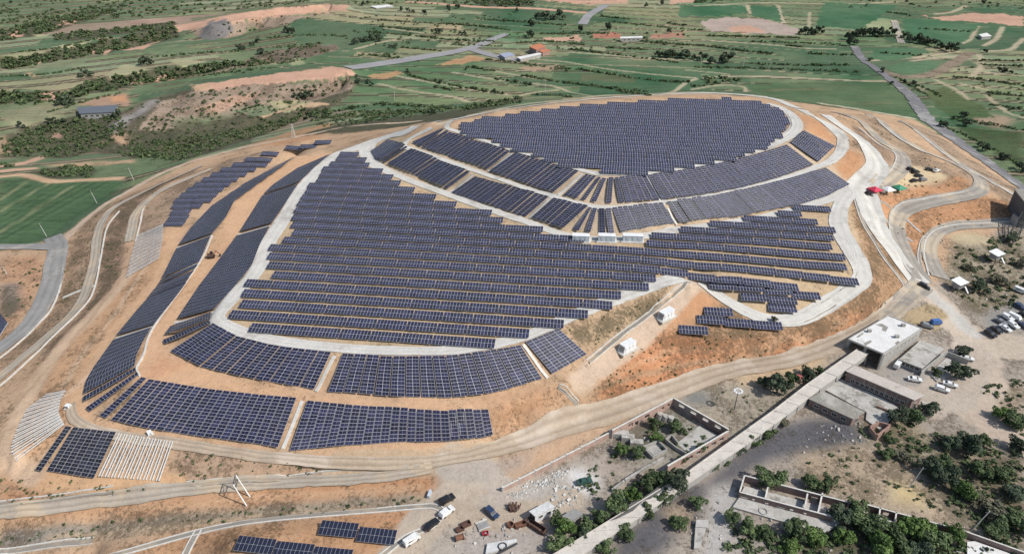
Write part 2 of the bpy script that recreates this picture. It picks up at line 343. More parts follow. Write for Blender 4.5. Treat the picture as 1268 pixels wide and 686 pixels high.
# --- far left terraces
for p in GULLY[1:3]: zone(p, GUL, .95)
zone([(67,43),(168,33),(218,28),(218,38),(151,42),(100,50),(67,50)], GUL, .95)
zone([(0,40),(40,28),(90,18),(140,12),(160,6),(120,22),(60,40),(0,52)], GUL, .9)
zone(GULLY[0], (.155, .125, .095), .8)
zone([(10,171),(84,146),(150,141),(160,160),(134,182),(84,196),(0,194)], (.10, .088, .07), .93)
zone([(160,178),(220,172),(300,160),(380,140),(410,134),(330,165),(240,196),(160,196)], (.11, .10, .07), .9)
for q, c in (([(10,42),(30,37),(30,46),(8,47)], PINK), ([(72,27),(98,24),(90,31),(74,33)], PINK), ([(40,42),(62,42),(60,46),(42,46)], YE), ([(64,58),(118,50),(80,62)], YE), ([(118,48),(140,46),(128,51)], PINK),
             ([(30,92),(58,84),(60,92),(40,96)], DG), ([(48,78),(68,76),(66,81),(50,82)], PINK), ([(110,64),(136,62),(130,68),(112,68)], PINK), ([(150,62),(178,56),(200,50),(176,62)], PINK), ([(155,80),(190,86),(150,95),(128,95)], YE),
             ([(160,104),(200,96),(220,92),(218,98),(170,106)], PINK), ([(50,115),(70,112),(70,124),(52,126)], PINK), ([(55,77),(120,72),(70,92),(38,92)], GY_), ([(175,62),(220,56),(260,62),(225,68),(176,68)], GR), ([(210,75),(260,76),(225,84)], YE), ([(155,112),(185,106),(210,112),(175,118)], GR),
             ([(0,134),(90,128),(92,137),(34,152),(0,147)], GY_), ([(0,130),(90,122),(100,127),(0,137)], GR), ([(0,147),(34,152),(70,143),(85,140),(36,157),(20,158)], YE), ([(150,143),(165,139),(150,160),(135,163)], GRY), ([(130,163),(150,150),(190,122),(200,124),(160,152),(138,168)], (.25, .24, .23)), ([(140,168),(152,162),(158,178),(144,178)], SP), ([(66,166),(78,164),(76,172),(64,172)], PINK),
             ([(118,176),(132,172),(130,182),(118,182)], DG), ([(0,168),(8,170),(10,190),(0,192)], SP), ([(95,131),(128,118),(160,115),(160,130),(130,134)], (.3, .2, .14)), ([(135,120),(158,117),(155,127),(138,128)], SO)):
    zone(q, c, .1 if c != GR else .1, 0 if c not in (GR, GY_) else 1)
zone([(220,40),(214,33),(250,28),(270,21),(310,15),(350,9),(400,6),(433,7),(430,14),(390,16),(350,20),(310,24),(272,30),(245,36)], PINK, 0)
zone([(245,35),(310,25),(350,20),(420,17),(380,22),(340,33),(310,38),(290,46),(262,50),(246,48),(238,42)], ROCK, .4)
zone([(262,26),(280,24),(290,34),(284,46),(262,50),(246,48),(252,36)], (.16, .15, .15), .1, j=6)
zone([(245,112),(430,100),(442,106),(420,116),(380,128),(330,136),(280,150),(230,152),(200,165),(172,160),(200,125)], ROCK, .45)
zone([(236,106),(300,97),(350,91),(410,83),(437,87),(440,94),(400,98),(350,102),(300,107),(250,114)], PINK, 0)
zone([(236,106),(260,103),(260,112),(246,114)], SP, 0)
zone([(240,136),(290,118),(330,114),(300,128),(262,142)], PINK, .2, mix=.6)
zone([(288,138),(322,130),(350,135),(328,145)], GY_, .1, 1); zone([(330,128),(360,124),(400,130),(352,140)], YE, .1, 1); track([(326,145),(352,137),(405,130)], 3, SP, 0)
zone([(236,149),(262,148),(258,153),(236,155)], YE, 0); zone([(210,148),(290,140),(300,150),(215,160)], GR, .5, 1, mix=.6)
zone([(265,70),(300,62),(350,72),(330,80),(285,76)], GR, .1, 1); zone([(330,66),(375,60),(415,72),(370,82),(335,78)], GR, .1, 1); zone([(355,76),(372,74),(380,80),(362,82)], YE, .1, 1)
zone([(320,66),(380,56),(415,56),(418,62),(380,72),(330,80),(280,88),(300,76)], (.23, .175, .14), .6)
# fields and banks at the site's north-west foot
zone([(0,222),(60,222),(104,226),(150,221),(157,227),(105,262),(62,293),(30,304),(0,302)], (.060, .105, .054), 0, 1)
for k_ in range(22):
    f_ = k_ / 21; track([(-10, 232 + 74 * f_), (12 + 128 * f_, 224 + .5 * f_)], 1.5, (.085, .13, .065) if k_ % 2 else (.035, .065, .034), 0, .6, .6, cr=1)
for q in ([(0,248),(34,224)], [(0,262),(62,226)], [(0,288),(90,231)]): track(q, 1.8, (.19, .20, .11), 0, .85, .6)
zone([(100,222),(120,200),(214,194),(212,204),(160,218),(115,226)], GR, .3, 1); zone([(120,200),(165,198),(170,202),(125,205)], SP, .0)
zone([(40,214),(85,206),(118,208),(112,220),(60,220)], GD, .8, 1); zone([(60,205),(115,200),(116,204),(62,208)], SP, 0)
track([(0,219),(30,217),(62,224),(100,223),(150,221)], 6, SP, 0); track([(0,206),(30,202),(55,194)], 7, PINK, 0); track([(0,212),(40,209)], 6, PINK, 0); zone([(0,198),(60,184),(78,178),(60,193),(0,203)], GR, .5)
# --- the site as a whole
SITE = [(-40,318),(40,303),(70,298),(110,268),(160,237),(240,198),(330,178),(440,155),(545,148),(640,133),(700,125),(760,119),(860,115),(960,122),(1060,136),(1130,147),(1170,170),(1215,196),(1275,238),(1330,260),(1420,1000),(-150,1000)]
zone(SITE, SP, .25)
zone([(300,183),(330,172),(380,158),(410,152),(415,158),(395,172),(350,180)], SO, .1, mix=.7)
zone([(372,168),(440,150),(545,141),(640,121),(650,124),(560,148),(480,160)], GD, .9)
# west slopes between the roads
zone([(104,272),(150,247),(240,208),(245,214),(180,240),(140,264),(124,285),(120,330),(112,362),(92,388),(62,416),(22,450),(0,466),(0,444),(50,403),(78,354),(84,310)], (.33, .225, .15), .5)
zone([(128,290),(140,266),(160,250),(200,228),(164,262),(156,300),(152,340),(120,380),(80,415),(40,460),(30,470),(62,424),(104,385),(118,360)], (.29, .195, .135), .62)
zone([(170,262),(205,236),(290,195),(345,186),(205,278),(208,290),(168,292)], (.31, .22, .155), .45)
zone([(62,445),(106,398),(140,364),(158,335),(205,292),(216,310),(190,346),(130,422),(92,482),(88,520),(60,560),(20,575),(8,560),(30,505)], (.46, .285, .17), .3)
zone([(0,318),(50,318),(56,332),(50,360),(24,396),(0,420)], (.42, .255, .16), .35); zone([(0,352),(24,350),(28,380),(10,396),(0,390)], (.22, .18, .15), .6)
# terraces of the hill
zone([(410,191),(484,168),(1060,228),(1070,330),(1040,378),(960,402),(850,350),(691,407),(600,436),(412,438),(290,417),(262,398),(290,356),(338,276)], (.46, .345, .225), .2)
for q in ([(412,190),(390,207),(365,234),(338,277),(312,331),(248,356),(205,420),(211,440),(300,470),(406,490),(558,497),(675,474),(705,476),(605,510),(505,510),(381,500),(258,486),(172,470),(166,455),(190,402),(246,325),(291,248),(364,194)],
          [(205,283),(236,281),(222,300),(196,350),(142,416),(116,454),(104,498),(124,522),(230,542),(359,563),(425,556),(611,543),(650,530),(640,552),(520,574),(420,576),(215,550),(90,524),(84,500),(128,420),(190,345)]):
    zone(q, (.51, .325, .20), .05)
zone([(170,467),(205,437),(235,455),(190,472)], (.46, .255, .15), .0, mix=.7)
zone([(500,184),(548,160),(760,220),(1000,160),(1060,230),(1056,234),(840,282),(750,296),(640,268),(480,206)], (.46, .36, .26), .1)
zone([(1040,172),(1048,184),(1070,196),(1060,222),(1046,222),(1030,206),(1046,196)], SO, .0); zone([(985,140),(1018,152),(1036,176),(1020,172),(1000,160)], SO, .1)
zone([(1050,150),(1066,180),(1082,204),(1070,230),(1092,222),(1108,203),(1104,186),(1078,172)], (.30, .21, .15), .45)
zone([(1060,140),(1090,150),(1150,195),(1200,222),(1195,236),(1140,248),(1100,262),(1074,240),(1092,226),(1112,204),(1110,186)], (.34, .245, .17), .4)
zone([(1094,222),(1104,206),(1130,204),(1160,212),(1176,222),(1150,228),(1110,236),(1096,234)], (.50, .40, .26), .05)
zone([(1090,240),(1150,230),(1190,218),(1202,226),(1195,238),(1140,248),(1108,262),(1096,300),(1080,270)], SO, .38)
zone([(1110,264),(1200,242),(1268,250),(1268,272),(1170,276),(1146,295),(1138,330),(1120,322),(1108,290)], SO, .42)
zone([(1138,292),(1170,278),(1256,262),(1256,270),(1178,284)], SO, .3)
zone([(1120,150),(1200,222),(1268,262),(1268,240),(1200,196),(1160,165)], (.33, .24, .17), .4)
zone([(1052,250),(1066,246),(1084,280),(1112,330),(1124,356),(1096,384),(1060,408),(1000,430),(930,460),(850,478),(770,496),(700,500),(700,470),(770,440),(830,410),(870,360),(930,396),(990,402),(1040,380),(1078,352),(1076,330)], (.36, .225, .135), .55)
zone([(770,440),(830,408),(870,420),(980,420),(1040,400),(1100,372),(1060,408),(930,458),(850,476),(770,494),(730,490)], (.46, .22, .115), .38)
zone([(700,407),(850,345),(860,352),(830,385),(735,432),(715,428)], (.33, .24, .155), .6)
zone([(860,356),(890,376),(850,400),(810,412),(790,432),(760,440),(800,412),(836,376)], SO, .1)
zone([(600,505),(690,478),(712,495),(650,528),(614,542)], (.42, .26, .16), .35); zone([(600,510),(660,492),(690,480),(670,502),(620,520)], SO, .3, mix=.6)
# south-west ground
zone([(218,548),(350,572),(440,576),(420,588),(215,602),(210,596)], (.36, .25, .175), .42)
zone([(0,586),(60,602),(215,602),(90,622),(0,628)], (.44, .24, .135), .38)
zone([(0,640),(120,628),(330,604),(540,582),(580,590),(560,606),(520,612),(380,624),(200,640),(0,662)], SO, .3)
zone([(0,655),(200,638),(380,622),(530,612),(530,626),(380,636),(240,650),(0,680)], (.25, .225, .18), .5)
zone([(0,662),(110,655),(100,664),(0,676)], GRY, .3); zone([(120,690),(240,655),(400,640),(525,628),(545,640),(505,660),(470,690)], (.42, .25, .145), .42); zone([(395,640),(520,630),(530,640),(500,652)], SO, .2)
track([(40,592),(120,600),(215,600)], 7, (.50, .32, .19), 0)
# yard, industrial ground in the south-east
zone([(545,576),(600,566),(700,540),(835,490),(900,470),(960,450),(1060,430),(1100,395),(1140,360),(1160,350),(1268,260),(1330,260),(1420,1000),(420,1000),(540,640)], (.325, .28, .235), .4)
zone([(545,578),(660,555),(830,488),(834,495),(620,606),(590,616),(560,606)], (.43, .29, .19), .15)
zone([(590,592),(622,586),(625,604),(606,618)], (.46, .22, .10), .0); zone([(600,575),(660,560),(650,580),(590,600)], (.29, .26, .24), .2, mix=.7)
zone([(500,690),(545,640),(580,600),(620,612),(760,560),(770,580),(690,640),(650,690)], (.37, .32, .27), .1)
zone([(555,690),(600,640),(690,600),(700,650),(650,690)], (.36, .32, .29), .1)
zone([(700,585),(722,578),(746,592),(740,606),(716,612)], (.62, .61, .60), .0, j=6)
zone([(620,610),(700,588),(706,600),(640,620)], (.42, .40, .37), .1, j=7, mix=.7)
zone([(760,545),(834,500),(890,530),(830,580),(760,570)], (.28, .26, .22), .5)
zone([(880,476),(960,452),(1060,430),(1010,470),(905,545),(840,492)], (.30, .26, .205), .4); zone([(846,486),(880,484),(880,500),(850,500)], (.17, .17, .16), .1)
zone([(900,470),(970,452),(1030,440),(1020,452),(930,478)], (.48, .34, .21), .1)
zone([(905,560),(950,530),(1010,516),(1060,520),(1085,530),(1075,552),(1010,566),(960,568),(925,585),(890,606),(866,606)], COAL, .15, j=9)
zone([(775,655),(800,625),(850,596),(880,600),(866,640),(815,690),(755,690)], COAL, .2, j=9)
zone([(820,630),(850,620),(860,650),(835,660)], (.34, .27, .2), .3)
zone([(878,606),(905,596),(915,640),(900,690),(868,690)], (.38, .36, .34), .15)
zone([(905,640),(940,655),(1000,672),(1000,690),(905,690)], (.36, .33, .30), .4)
zone([(900,690),(1040,650),(1200,668),(1268,690)], (.24, .2, .15), .7)
zone([(985,565),(1060,548),(1120,560),(1150,600),(1190,640),(1190,655),(1060,622),(1000,600)], (.34, .27, .195), .42); zone([(1098,595),(1130,600),(1150,625),(1110,620)], (.48, .38, .21), .15)
zone([(1110,545),(1160,535),(1268,560),(1268,690),(1200,655),(1150,600)], (.27, .23, .17), .58)
zone([(1060,520),(1120,515),(1150,540),(1100,555),(1070,545)], (.30, .25, .17), .5)
zone([(1180,300),(1268,290),(1268,400),(1225,395),(1200,385),(1170,350)], (.30, .255, .19), .55); zone([(1225,385),(1268,372),(1268,410),(1228,410),(1215,400)], (.26, .25, .235), .2)
zone([(1176,292),(1200,288),(1240,296),(1230,304),(1186,304)], (.40, .33, .22), .2)
zone([(1210,480),(1268,470),(1268,560),(1240,520)], (.30, .24, .18), .5)
zone([(1110,440),(1160,436),(1200,440),(1220,500),(1180,500),(1120,478),(1085,460)], (.30, .275, .255), .08)
track([(1140,352),(1160,372),(1185,400),(1210,430),(1215,465),(1205,500),(1225,525),(1268,548)], 13, (.45, .37, .30), .0, j=3)
track([(1190,405),(1230,425),(1290,432)], 15, (.44, .37, .30), .0, j=3); track([(1140,352),(1175,385),(1200,410)], 8, (.42, .40, .37), 0, j=3)
track([(1205,440),(1180,480),(1150,500)], 16, (.42, .36, .30), .0, j=3)
track([(1130,395),(1160,385),(1150,400)], 8, DG, .3)
# dirt tracks
track([(160,335),(150,352),(120,385),(90,414),(62,447),(32,500),(14,540),(14,570),(42,590)], 6.5, (.50, .36, .25), 0)
track([(600,562),(540,572),(470,575),(420,576)], 9, (.47, .35, .24), 0); track([(575,590),(560,620),(520,660),(490,690)], 11, (.42, .35, .28), 0, j=3)
track([(620,600),(600,580),(560,576)], 12, (.38, .33, .28), .0, j=4)
track([(715,478),(740,456),(800,412),(840,370),(862,350)], 7, (.47, .36, .27), .05)
track([(560,640),(620,640),(700,620)], 8, (.40, .33, .26), .05, j=4)
# outer pale border of the site
track([(80,295),(106,272),(133,251),(161,236),(199,215),(240,199),(300,183),(380,167),(440,156),(520,150)], 5, (.48, .36, .27), 0)
track([(548,153),(640,131),(700,124),(760,118),(860,114.5),(960,121),(1060,135),(1130,147)], 5, (.42, .38, .29), 0)
for q, wd, c in (([(196,300),(150,372),(108,430),(78,480),(60,540)], 2.2, (.38, .235, .14)), ([(180,330),(140,392),(98,446),(66,500),(48,550)], 1.6, (.55, .40, .28)), ([(160,330),(112,396),(70,450),(40,505),(28,548)], 1.5, (.36, .24, .16)), ([(66,500),(96,478),(120,455)], 1.4, (.55, .42, .31)), ([(0,520),(20,500),(60,455)], 2, (.36, .25, .17)),
                 ([(0,600),(60,612),(160,610)], 1.6, (.34, .22, .14)), ([(0,648),(200,628),(380,612),(520,604)], 2.2, (.48, .31, .19)), ([(60,668),(220,650),(380,634)], 1.8, (.46, .35, .24)), ([(130,275),(104,320),(98,360),(70,400)], 1.4, (.42, .30, .21)), ([(140,300),(134,345),(108,384),(70,424)], 1.3, (.24, .155, .11)), ([(700,500),(770,470),(860,450),(960,430),(1050,398)], 1.8, (.34, .235, .15)), ([(745,470),(830,436),(920,430),(1000,420)], 1.4, (.50, .30, .18)),
                 ([(300,412),(420,424),(560,432)], 1.2, (.38, .30, .2)), ([(320,558),(420,566),(520,562),(620,552)], 1.4, (.4, .29, .19)), ([(1150,232),(1190,226),(1200,232)], 1.2, (.3, .2, .13)), ([(1120,300),(1140,270),(1200,250),(1268,256)], 1.5, (.34, .2, .12))): track(q, wd, c, None, .75, 1.5)
# --- valley, right of the spoil heaps
P1 = (.40, .335, .235)
for q, wd in (([(492,94.5),(544,104),(596,113),(631,118)], 3), ([(468,104),(513,113.6),(560,120),(590,127)], 3.5), ([(615,89),(660,97),(682,100)], 2.5), ([(561,90),(613,99),(640,102),(692,109),(734,119)], 3), ([(645,72),(700,77),(761,87),(860,97)], 3),
              ([(706,65),(761,69),(813,73),(860,75),(890,79)], 4), ([(813,118),(848,104),(862,98)], 4), ([(640,88),(695,85)], 3), ([(872,97),(919,94.6),(989,97),(1070,100.6),(1110,100)], 4), ([(850,87),(902,92)], 2.5), ([(871,50),(954,56),(994,60),(1034,61)], 4), ([(926,7),(928,17)], 5), ([(963,7),(965,18),(970,28.6)], 6), ([(1002.7,15.6),(1002,33)], 3), ([(1034,10),(1041,24)], 6),
              ([(476,35),(523,41)], 4), ([(440,61),(475,52),(500,50)], 4), ([(600,127),(640,121),(690,112)], 4), ([(1074,76),(1117,73),(1159,68.5),(1187,64)], 4), ([(1129,76),(1159,72),(1187,70)], 4), ([(1195,8),(1180,15),(1159,18)], 6), ([(1213,68),(1214,83),(1204,95)], 5), ([(1268,48),(1254,60),(1244,62.5),(1221,64)], 5), ([(1242,34),(1232,50),(1218,57)], 5), ([(1168,35),(1162,45),(1150,48.6)], 5), ([(1211,33),(1202,48.6),(1192,54)], 4),
              ([(1221,90),(1268,94.5)], 4), ([(1159,99),(1183,111),(1194,119)], 3), ([(1190,104),(1220,111)], 3), ([(1137,108),(1155,116),(1167,128)], 3), ([(1191,115),(1204,128)], 3), ([(1221,118),(1245,138),(1268,146)], 4), ([(857,111),(890,106),(919,107.6),(924,114)], 3), ([(1040,6),(1110,3)], 6), ([(860,8),(940,4),(1030,5)], 5)):
    track(q, wd, P1, 0, .85)
zone([(925,105),(989,102),(1095,102),(1128,120),(1138,146),(1060,134),(960,122),(930,116)], (.09, .135, .07), .08, 1); track([(950,112),(1020,110)], 3, (.15, .14, .08), .3); track([(960,124),(1060,137)], 3, (.05, .05, .03), .9); track([(1000,125),(1100,127)], 4, (.13, .13, .07), .2, .6)
zone([(868,26),(900,22),(940,24),(990,36),(985,44),(930,42),(880,40)], (.36, .29, .25), .2, j=6); zone([(900,34),(930,32),(950,40),(910,42)], PINK, 0)
zone([(1070,22),(1090,22),(1106,24),(1107,39),(1076,39)], (.33, .32, .19), 0, 1)
for q in ([(1112,7),(1020,4),(1010,33),(1066,37)], [(930,7),(962,8),(969,28),(930,20)], [(840,8),(924,8),(926,18),(840,22)], [(1118,24),(1165,26),(1215,30),(1196,52),(1162,55),(1120,44)], [(1082,62),(1118,58),(1160,65),(1110,74),(1076,74)], [(1095,82),(1130,77),(1165,76),(1160,90),(1120,94)]): zone(q, (.07, .14, .075), 0, 1)
zone([(1136,19),(1160,22),(1204,16),(1268,20),(1268,33),(1200,27),(1169,26)], PINK, .1)
track([(1091,88),(1114,95),(1145,94),(1166,87),(1190,73),(1202,66)], 11, (.24, .19, .14), .4)
zone([(1190,146),(1245,142),(1258,150),(1240,160),(1200,150)], (.30, .23, .16), .3); zone([(1145,112),(1170,108),(1215,130),(1230,146),(1190,150),(1160,135)], (.09, .12, .055), .2, 1)
zone([(1180,155),(1268,165),(1268,210),(1215,180)], (.062, .092, .042), .25, 1)
zone([(673,48),(718,44),(718,51),(673,52)], PINK, .1); zone([(735,43),(768,41),(768,47),(735,48)], (.36, .16, .11), .2); zone([(805,43),(846,40),(846,47),(805,48)], (.33, .18, .13), .2); zone([(661,0),(779,0),(779,5),(720,6)], PINK, .15); zone([(582,0),(660,0),(660,8),(600,8)], GD, .7); zone([(830,0),(862,0),(860,4),(830,5)], PINK, 0)
track([(506,3),(537,4.5),(579,8),(620,10),(660,11),(723,16)], 11, PINK, .1); zone([(537,81),(560,74),(584,69),(606,73),(572,80)], SO, 0, mix=.8); zone([(455,94),(490,88),(500,92),(470,99)], SO, .1, mix=.8)
zone([(640,72),(660,66),(676,66),(670,72),(645,76)], (.5, .49, .46), 0); zone([(640,84),(690,80),(700,86),(660,88)], (.30, .22, .15), .3, .5); zone([(720,92),(790,95),(785,103),(720,100)], (.14, .14, .08), .2, 1)
grn = crop[..., None] * np.clip((VY - 380) / 80, 0, 1)[..., None]; tn = fbm(VX, VY, 60, 44)[..., None]
col = col * (1 + grn * (tn - .5) * np.array((1.5, .7, .9)))          # drier and lusher patches of the fields
col *= (0.9 + .2 * fbm(VX, VY, 40, 12))[..., None]

def mesh_np(name, V, Q, mat=None, smooth_=False):
    V = np.asarray(V, np.float32); Q = np.asarray(Q, np.int32); k = Q.shape[1]
    me = bpy.data.meshes.new(name); me.vertices.add(len(V)); me.vertices.foreach_set('co', V.ravel())
    me.loops.add(Q.size); me.loops.foreach_set('vertex_index', Q.ravel()); me.polygons.add(len(Q))
    me.polygons.foreach_set('loop_start', np.arange(0, Q.size, k, dtype=np.int32))
    me.update(calc_edges=True); me.validate()
    if smooth_: me.polygons.foreach_set('use_smooth', np.ones(len(Q), bool))
    if mat: me.materials.append(mat)
    return me
def link(me, name, parent=None):
    o = bpy.data.objects.new(name, me); C.objects.link(o)
    if parent: o.parent = parent
    return o
def tag(o, label, cat, group=None):
    o['label'] = label; o['category'] = cat
    if group: o['group'] = group
    return o
def structure(o): o['kind'] = 'structure'; return o
ny, nx = VX.shape; idx = np.arange(ny * nx).reshape(ny, nx)
Q = np.stack([idx[:-1, :-1], idx[:-1, 1:], idx[1:, 1:], idx[1:, :-1]], -1).reshape(-1, 4)
gm = mesh_np('ground', np.stack([VX, VY, VZ], -1).reshape(-1, 3), Q, ground_mat(), True)
a = gm.attributes.new('albedo', 'FLOAT_COLOR', 'POINT'); a.data.foreach_set('color', np.concatenate([col.reshape(-1, 3), np.ones((ny * nx, 1))], 1).astype(np.float32).ravel())
a = gm.attributes.new('scrub', 'FLOAT', 'POINT'); a.data.foreach_set('value', veg.astype(np.float32).ravel())
a = gm.attributes.new('crop', 'FLOAT', 'POINT'); a.data.foreach_set('value', crop.astype(np.float32).ravel())
structure(link(gm, 'ground'))

# ------------------------------------------------------------------ roads, kerbs and drains
M_CONC = worn('pale_concrete', (.53, .515, .48), (.41, .39, .355), .9, .15, 1.4, stain=(.36, .34, .31), stain_s=.06, stain_t=.6)
M_ASPH = worn('dusty_asphalt', (.27, .262, .25), (.20, .195, .19), .9, .1, 1.2, stain=(.36, .33, .29), stain_s=.05, stain_t=.56)
M_GREY = worn('grey_gravel', (.30, .278, .248), (.23, .208, .182), .95, .12, 1.8, stain=(.40, .34, .26), stain_s=.06, stain_t=.55)
M_DIRT = worn('packed_dirt', (.40, .325, .25), (.31, .245, .18), .95, .12, 1.5, stain=(.45, .38, .31), stain_s=.05, stain_t=.55)
M_TRACK = worn('dusty_track', (.37, .325, .27), (.28, .24, .195), .95, .12, 1.6, stain=(.42, .34, .25), stain_s=.07, stain_t=.55)
M_KERB = worn('kerb_concrete', (.58, .565, .53), (.40, .38, .34), .9, .5, 3)
def ruts(m, k, cols):
    """wheel tracks worn along a road, from the 'across' coordinate"""
    N, L = m.node_tree.nodes, m.node_tree.links; B = N['Principled BSDF']; src = B.inputs['Base Color'].links[0].from_socket
    at = N.new('ShaderNodeAttribute'); at.attribute_name = 'across'; g = N.new('ShaderNodeNewGeometry').outputs['Position']; n = noise_node(N, L, .15, 5, .7, g)
    f = mathn(N, L, 'MULTIPLY_ADD', mathn(N, L, 'SUBTRACT', n.outputs[0], .5), .22, at.outputs['Fac']); r = ramp(N, L, f, cols)
    L.new(mixc(N, L, k, src, mixc(N, L, 1, src, r.outputs[0], 'MULTIPLY')), B.inputs['Base Color'])
G1, G0, G2 = (1, 1, 1), (.68, .65, .62), (1.12, 1.11, 1.1)
RUT = [(.0, (.78, .74, .7)), (.12, G1), (.24, G2), (.36, G0), (.5, G1), (.62, G2), (.78, G0), (.9, G1)]
ruts(M_DIRT, .65, RUT); ruts(M_GREY, .55, RUT); ruts(M_TRACK, .7, RUT); ruts(M_ASPH, .45, RUT); ruts(M_CONC, .25, RUT)
M_DARK = plain('drain_shadow', (.10, .095, .09), .9)
def offs(P):
    T = np.gradient(P[:, :2], axis=0); T /= np.linalg.norm(T, axis=1)[:, None] + 1e-9
    return np.stack([-T[:, 1], T[:, 0]], -1)
NRIB = [0]
def ribbon(name, pts, width, mat, dz=.2, world=False, jag=.35):
    P = smooth(np.asarray(pts, float) if world else gline(pts), 2.0); Nn = offs(P); n = len(P); NRIB[0] += 1; dz += .012 * NRIB[0]
    wd = np.interp(np.linspace(0, 1, n), np.linspace(0, 1, len(width)), width) if not np.isscalar(width) else np.full(n, float(width))
    K = 9; V = np.zeros((n, K, 3))
    for k in range(K):
        u = (k / (K - 1) - .5)
        q = P[:, :2] + Nn * (wd * u)[:, None]
        if k in (0, K - 1) and jag: q = q + Nn * ((fbm(q[:, 0], q[:, 1], 4, 5) - .5) * 2 * jag)[:, None]
        V[:, k, :2] = q; V[:, k, 2] = np.maximum(Z(q[:, 0], q[:, 1]), Z(P[:, 0], P[:, 1]) - 1.0) + dz
    i = np.arange(n * K).reshape(n, K); Qd = np.stack([i[:-1, :-1], i[1:, :-1], i[1:, 1:], i[:-1, 1:]], -1).reshape(-1, 4)
    me = mesh_np(name, V.reshape(-1, 3), Qd[:, ::-1], mat, True); a = me.attributes.new('across', 'FLOAT', 'POINT')
    a.data.foreach_set('value', np.tile(np.linspace(0, 1, K), n).astype(np.float32)); return structure(link(me, name))
def sweep(pts, prof, world=False, step=2.0, base=None):
    """closed profile [(across, up)] swept along a ground line"""
    P = smooth(np.asarray(pts, float) if world else gline(pts), step); Nn = offs(P); n = len(P); K = len(prof)
    V = np.zeros((n, K, 3))
    zb = Z(P[:, 0], P[:, 1]) if base is None else base
    for k, (u, v) in enumerate(prof):
        V[:, k, :2] = P[:, :2] + Nn * u; V[:, k, 2] = zb + v
    i = np.arange(n * K).reshape(n, K); j = np.roll(i, -1, 1)
    Qd = np.stack([i[:-1], j[:-1], j[1:], i[1:]], -1).reshape(-1, 4)
    caps = [list(i[0, ::-1]), list(i[-1])]
    return V.reshape(-1, 3), Qd, caps
def wall_line(name, pts, wd, h, mat, label, cat, group=None, world=False, parent=None):
    V, Qd, caps = sweep(pts, [(-wd / 2, -.6), (wd / 2, -.6), (wd / 2, h), (-wd / 2, h)], world)
    me = bpy.data.meshes.new(name); me.from_pydata([tuple(v) for v in V], [], [tuple(q[::-1]) for q in Qd] + [c[::-1] for c in caps]); me.update(); me.materials.append(mat)
    o = link(me, name, parent)
    if label: tag(o, label, cat, group)
    return o
def channel(name, pts, wd, label, group=None, world=False):
    """an open concrete drain: two low lips with a dark bed between them, as parts of one thing"""
    P = smooth(np.asarray(pts, float) if world else gline(pts), 2.0); Nn = offs(P)
    mid = P[len(P) // 2]; root = bpy.data.objects.new(name, None); C.objects.link(root); tag(root, label, 'drain', group)
    for s in (-1, 1):
        q = P.copy(); q[:, :2] += Nn * s * wd / 2
        wall_line('channel_lip', q, .36, .3, M_KERB, None, None, world=True, parent=root)
    V, Qd, caps = sweep(P, [(-wd / 2, -.5), (wd / 2, -.5), (wd / 2, .16), (-wd / 2, .16)], True)
    me = bpy.data.meshes.new('channel_bed'); me.from_pydata([tuple(v) for v in V], [], [tuple(q[::-1]) for q in Qd]); me.materials.append(M_GREY); link(me, 'channel_bed', root)
    return root
# white service roads of the hill
ribbon('road', [(560,149),(600,141),(640,134),(700,126.5),(760,121),(820,117.5),(880,116),(930,119),(965,125),(990,135)], 7, M_CONC)
ribbon('road', [(950,129),(967,134),(981,143.5),(987,153),(985,161.5),(973,171),(945,183.5),(900,196),(865,204),(800,214.3),(757,216),(727,213),(682,199),(637,186.5),(594,172.5),(568,164),(553,158),(560,150)], [3,4.5,5.5,6,6,5.5,5,5,5,4.5,4,3.6,3.4,3.2,3,3,3,3,3], M_CONC)
ribbon('road', [(535,159),(510,171),(499,181),(512,186),(540,195.5),(592,213.3),(660,236.3),(722,253.6),(760,256.9),(820,251),(920,235.4),(1014,206.5),(1036,194),(1044,176),(1030,158),(1005,144),(990,136)], [4,4,3.5,3,3,3,3,3,3,3,4,6,7,7,7], M_CONC)
ribbon('road', [(545,150),(510,160),(484,168),(462,176),(454,187),(462,203),(500,221),(554,241),(600,258),(651,275),(698,291),(750,297),(800,292.5),(839,285),(914,275),(993,258),(1050,236),(1066,226)], [6,7,8,9,7,4.5,4.5,4.5,4.5,4.5,4.5,5,5,5,5,5,7,9], M_CONC)
ribbon('road', [(470,173),(440,184),(414,195),(397,209),(373,236),(360,258),(346,280),(331,303),(319,333),(296,361),(274,385),(270,397),(296,410),(342,422),(412,430.5),(480,434.5),(550,434.5),(600,428.5),(649,417),(690,400),(720,387),(770,367),(820,350),(845,344)], [8,8,8,7.5,7,7,7,7,6.5,6.5,6.2,5.4,4.8,4.6,4.6,4.6,4.6,4.8,5,5.5,6.5,7,7], M_CONC)
ribbon('road', [(868,350),(892,368),(930,389),(958,397),(992,394),(1030,374),(1064,350),(1066,332),(1050,303),(1038,276),(1044,250),(1060,234)], [5,5.5,6,6.5,7,7,8,8.5,8,7,7,8], M_CONC)
ribbon('road', [(1066,232),(1074,250),(1082,270),(1094,296),(1116,326),(1138,350)], [14,12,11,10,9,11], M_CONC)
ribbon('road', [(1022,143),(1048,162),(1072,182),(1086,203),(1082,215),(1070,228),(1064,236)], [7,7.5,8.5,10,11,12,14], M_CONC)
ribbon('road', [(1030,139),(1058,147),(1086,171),(1112,188),(1118,203),(1106,217),(1084,234)], [4,5,6,7,8,9,9], M_GREY)
ribbon('road', [(1075,142),(1094,154),(1138,185),(1184,205),(1206,218),(1215,231),(1204,240),(1144,252),(1116,264),(1110,286),(1126,324),(1142,348)], [4,5,6,6.5,7,8,8,8,8,8,8.5,9], M_GREY)
